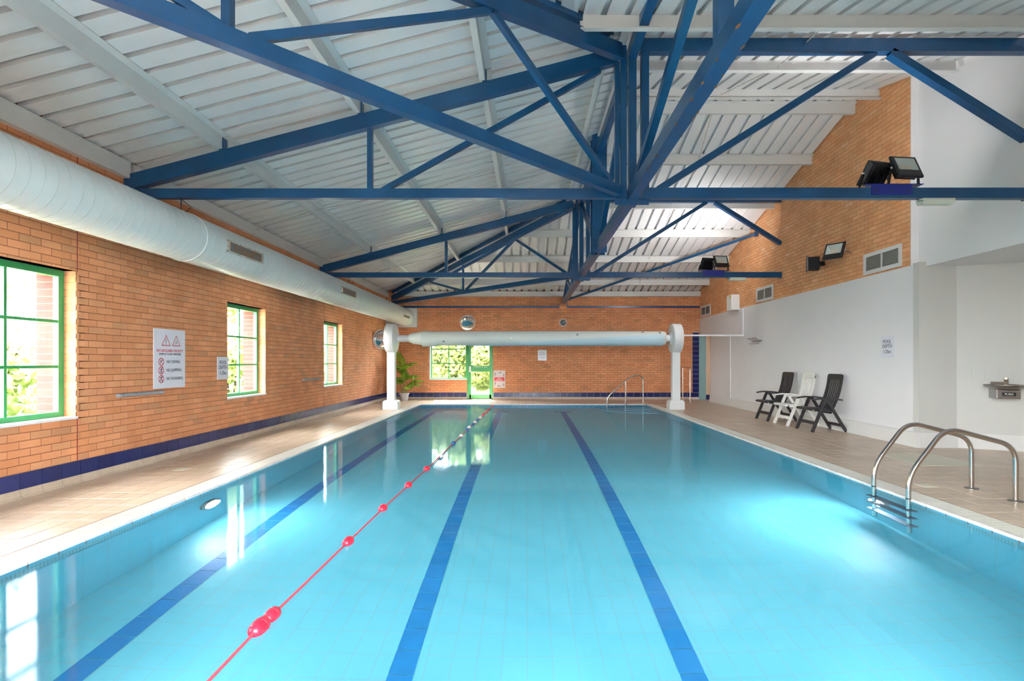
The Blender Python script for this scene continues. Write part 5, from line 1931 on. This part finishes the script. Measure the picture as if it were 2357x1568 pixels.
t = thing('deck_rail', 'short chrome guard rail standing on the deck behind the reel post', 'handrail', (5.06, 16.9, 0))
MB().tube(arc_path([(5.04, 17.55, 0.0), (5.04, 17.55, 1.09), (5.08, 16.58, 1.09), (5.08, 16.58, 0.0)], 0.10, 6), 0.020, 14).build('rail', 'chrome', t, smooth=True)
MB().tube([(5.05, 17.27, 0.0), (5.05, 17.27, 1.08)], 0.018, 12).build('post', 'chrome', t, smooth=True)
for (a, b_) in ((5.04, 17.55), (5.05, 17.27), (5.08, 16.58)):
    MB().lathe([(0.05, 0.0), (0.05, 0.006), (0.03, 0.012)], Matrix.Translation((a, b_, 0)), 18).build('base_flange', 'chrome2', t, smooth=True)

# ================================================================== LANE ROPE
ROPE = [(480, 1568), (596, 1446), (625, 1418), (801, 1248), (881, 1171), (940, 1117.5), (982, 1080), (1014, 1050), (1043, 1021), (1062, 1003.5), (1075, 990), (1080.6, 984), (1088, 977.4), (1093.8, 972.5), (1099, 967), (1106, 961.5), (1112, 955), (1119, 949), (1125, 943.5), (1133.5, 935.6)]
HH = CAMZ - (WZ + 0.012)


def rp(px, py):
    y = FPX * HH / (py - VPY)
    return Vector(((px - VPX) * y / FPX, y, WZ + 0.012))


t = thing('lane_rope', 'red lane rope lying on the water between the left lanes', 'lane rope', tuple(rp(801, 1248)))
pts = [Vector((-1.318, 0.95, WZ + 0.012))] + [rp(*p) for p in ROPE]
pts[-1] = Vector((pts[-1].x, min(pts[-1].y, PYF - 0.05), pts[-1].z))
MB().tube(pts, 0.007, 8).build('rope', 'rope', t, smooth=True)
COLS = ['red'] * 6 + ['float_white', 'float_blue', 'float_white', 'float_blue', 'float_white', 'float_blue', 'float_white', 'float_blue', 'float_white', 'red', 'red', 'red', 'red']
names = {'red': 'red', 'float_white': 'white', 'float_blue': 'blue'}
prof = [(0.008, -0.055), (0.020, -0.051), (0.031, -0.036), (0.0355, -0.012), (0.0355, 0.004), (0.0325, 0.007), (0.0355, 0.010), (0.0355, 0.019), (0.0325, 0.022), (0.0345, 0.025), (0.031, 0.042), (0.020, 0.052), (0.008, 0.055)]
for i, (pxy, col) in enumerate(zip(ROPE[1:], COLS)):
    c = rp(*pxy)
    if i + 2 < len(pts):
        d = (pts[min(i + 3, len(pts) - 1)] - pts[i + 1]).normalized()
    c.y = min(c.y, PYF - 0.1)
    q = d.to_track_quat('Z', 'Y').to_matrix().to_4x4()
    sc = 1.15 if i == 0 else 1.0
    MB().lathe([(r * sc, z * sc) for r, z in prof], Matrix.Translation(c) @ q, 20).build('float', col, t, smooth=True)

# ================================================================== PALM
pc = Vector((-4.03, 17.35, 0))
t = thing('potted_palm', 'green potted palm in a pale pot in the far left corner', 'potted plant', tuple(pc))
mz = Matrix.Translation(pc)
MB().lathe([(0.105, 0.0), (0.118, 0.01), (0.150, 0.21), (0.170, 0.215), (0.172, 0.25), (0.155, 0.25), (0.150, 0.22)], mz, 32, cap=False).build('pot', 'pot', t, smooth=True)
MB().lathe([(0.148, 0.225), (0.01, 0.228)], mz, 24).build('soil', 'soil', t)
MB().lathe([(0.104, 0.002), (0.01, 0.002)], mz, 24).build('pot_base', 'pot', t)


def frond(base, az, elev, L, droop, leaf, name='frond'):
    mb = MB()
    K = 26
    pts = []
    p = Vector(base)
    e = elev
    for k in range(K + 1):
        pts.append(p.copy())
        d = Vector((math.cos(az) * math.cos(e), math.sin(az) * math.cos(e), math.sin(e)))
        p = p + d * L / K
        e -= droop / K * (0.4 + 1.2 * k / K)
    mb.tube(pts, [0.006 * (1 - 0.8 * k / K) for k in range(K + 1)], 5)
    side = Vector((-math.sin(az), math.cos(az), 0))
    for k in range(4, K + 1):
        f = k / K
        ln = leaf * (0.55 + 0.75 * math.sin(math.pi * min(1, 0.15 + f * 0.8))) * (1 - 0.25 * f)
        ax = (pts[k] - pts[k - 1]).normalized()
        nrm = ax.cross(side).normalized()
        for s in (-1, 1):
            d = (side * s * 0.80 + ax * 0.75 + Vector((0, 0, -0.08))).normalized()
            w = 0.018
            a = pts[k]
            q = a + d * ln * 0.5 + Vector((0, 0, 0.012))
            e_ = a + d * ln + Vector((0, 0, -ln * 0.40))
            x_ = ax * w
            mb.add([a - x_ * 0.5, a + x_ * 0.5, q + x_, e_, q - x_], [(0, 1, 2, 4), (4, 2, 3)])
    return mb.build(name, 'leaf_palm', t)


PALM = [  # stem offset, crown height, fronds: (azimuth deg, elevation deg, length, droop deg)
    (-0.03, 0.0, 0.92, [(-95, 84, 0.80, 70), (20, 74, 0.62, 95), (150, 76, 0.55, 100), (-40, 66, 0.60, 110), (-150, 70, 0.55, 105), (-75, 58, 0.55, 120)]),
    (0.03, -0.04, 0.62, [(-80, 78, 0.55, 100), (10, 66, 0.55, 110), (-140, 66, 0.52, 115), (-35, 60, 0.52, 120), (170, 62, 0.46, 115)]),
    (0.07, -0.02, 0.38, [(5, 62, 0.62, 95), (-30, 56, 0.62, 100), (-60, 70, 0.50, 110), (25, 72, 0.50, 100)]),
    (-0.08, 0.0, 0.55, [(-160, 62, 0.50, 110), (-120, 58, 0.52, 115), (-100, 74, 0.50, 100), (160, 70, 0.42, 105)]),
]
for (bx, by, hgt, frs) in PALM:
    b0 = pc + Vector((bx, by, 0.22))
    b1 = pc + Vector((bx * 1.5, by * 1.5 - 0.02, hgt))
    MB().tube([b0, (b0 + b1) / 2 + Vector((0.005, 0, 0)), b1], [0.015, 0.012, 0.008], 8).build('stem', 'stem', t, smooth=True)
    for k, (az, el, L, dr_) in enumerate(frs):
        frond(b1 - Vector((0, 0, 0.05 * (k % 3))), math.radians(az), math.radians(el), L, math.radians(dr_), 0.17)

# ================================================================== OUTSIDE
gr = MB()
gr.box(-70, XL - 0.42, -30, 90, -0.4, -0.25)
gr.box(XL - 0.42, 60, YF + 0.42, 90, -0.4, -0.25)

lawn = gr.build('lawn', 'grass')
struct(lawn, 'lawn outside the windows')
pth_ = MB().box(XL - 3.6, XL - 0.42, -8, YF + 3.0, -0.3, -0.235).box(XL - 0.42, 9, YF + 0.42, YF + 2.6, -0.3, -0.235).build('path', 'bounce_gravel')  # pale ground strip added to bounce sunlight up through the windows
struct(pth_, 'pale strip added outside the windows to bounce light indoors')
tr_ = MB().box(-70, 60, -60, YN - 0.4, -0.4, -0.25).build('bounce_terrace', 'bounce_paving')  # unseen ground added for its bounce light onto the ceiling
struct(tr_, 'unseen ground added to bounce light in through the rear screen')


def bush(loc, rx_, ry_, h, nleaf, label, group, leaf=0.16, name='bush', trunk=0.0, cat='bush'):
    t = thing(name, label, cat, loc, group=group)
    mb = MB()
    rnd = random.Random(int(loc[0] * 31 + loc[1] * 17))
    lobes = [(rnd.uniform(-0.55, 0.55), rnd.uniform(-0.55, 0.55), rnd.uniform(0.25, 0.8), rnd.uniform(0.35, 0.55)) for _ in range(9)]
    for _ in range(nleaf):
        lx, ly, lz, lr = rnd.choice(lobes)
        a, cz = rnd.uniform(0, 2 * math.pi), rnd.uniform(-1, 1)
        sr = math.sqrt(1 - cz * cz)
        rr = lr * rnd.uniform(0.72, 1.0)
        p = Vector((loc[0] + rx_ * (lx + rr * sr * math.cos(a)), loc[1] + ry_ * (ly + rr * sr * math.sin(a)), loc[2] + trunk + (h - trunk) * max(0.02, (lz + rr * cz * 0.6))))
        u = Vector((rnd.gauss(0, 1), rnd.gauss(0, 1), rnd.gauss(0, 1))).normalized()
        v = u.cross(Vector((rnd.gauss(0, 1), rnd.gauss(0, 1), rnd.gauss(0, 1)))).normalized()
        s = leaf * rnd.uniform(0.7, 1.3)
        mb.add([p - u * s, p + v * s * 0.5, p + u * s, p - v * s * 0.5], [(0, 1, 2, 3)])
    f = mb.build('foliage', 'leaf', t)
    f['kind'] = 'stuff'
    m2 = MB()
    for k in range(4 if trunk < 0.5 else 1):
        a = rnd.uniform(0, 6.28)
        o = Vector((math.cos(a), math.sin(a), 0)) * (0.15 if trunk < 0.5 else 0)
        m2.tube([Vector(loc) + o, Vector(loc) + o * 2 + Vector((0, 0, h * 0.3)), Vector(loc) + o * 4 + Vector((0.1, 0.1, h * 0.65))], [0.07 + trunk * 0.05, 0.05 + trunk * 0.04, 0.02], 8)
    m2.build('trunk', 'trunk', t)
    return t


gl_ = 'bushes outside the left windows'
ll = 'pale sunlit bush growing outside the left windows'
for (bx, by, h) in ((-12.0, 9.0, 2.5), (-12.5, 12.2, 2.9), (-12.0, 15.5, 2.6), (-13.0, 19.0, 3.0), (-12.5, 22.5, 3.1), (-13.5, 26.5, 3.4), (-14, 31, 3.6), (-15, 36, 4.0), (-16, 42, 4.4), (-13, 50, 4.6)):
    bush((bx, by, -0.25), 2.2, 2.4, h, 6000, ll, gl_, 0.14)
bush((-15.5, 13.0, -0.25), 2.4, 2.4, 7.5, 5200, 'tall pale tree outside the window nearest the camera', None, 0.16, 'tree', 2.0, 'tree')
bush((-17.0, 27.5, -0.25), 2.8, 2.8, 7.0, 4200, 'tall pale tree outside the middle green window', None, 0.17, 'tree', 1.8, 'tree')
gl2, ll2 = 'bushes outside the exit door', 'yellow green bush close outside the exit door and far window'
for (bx, by, h) in ((-6.0, 22.6, 3.6), (-4.4, 22.0, 3.0), (-2.8, 22.6, 3.4), (-1.2, 22.2, 3.2), (0.4, 22.8, 3.5)):
    bush((bx, by, -0.25), 1.5, 1.2, h, 5000, ll2, gl2, 0.12)
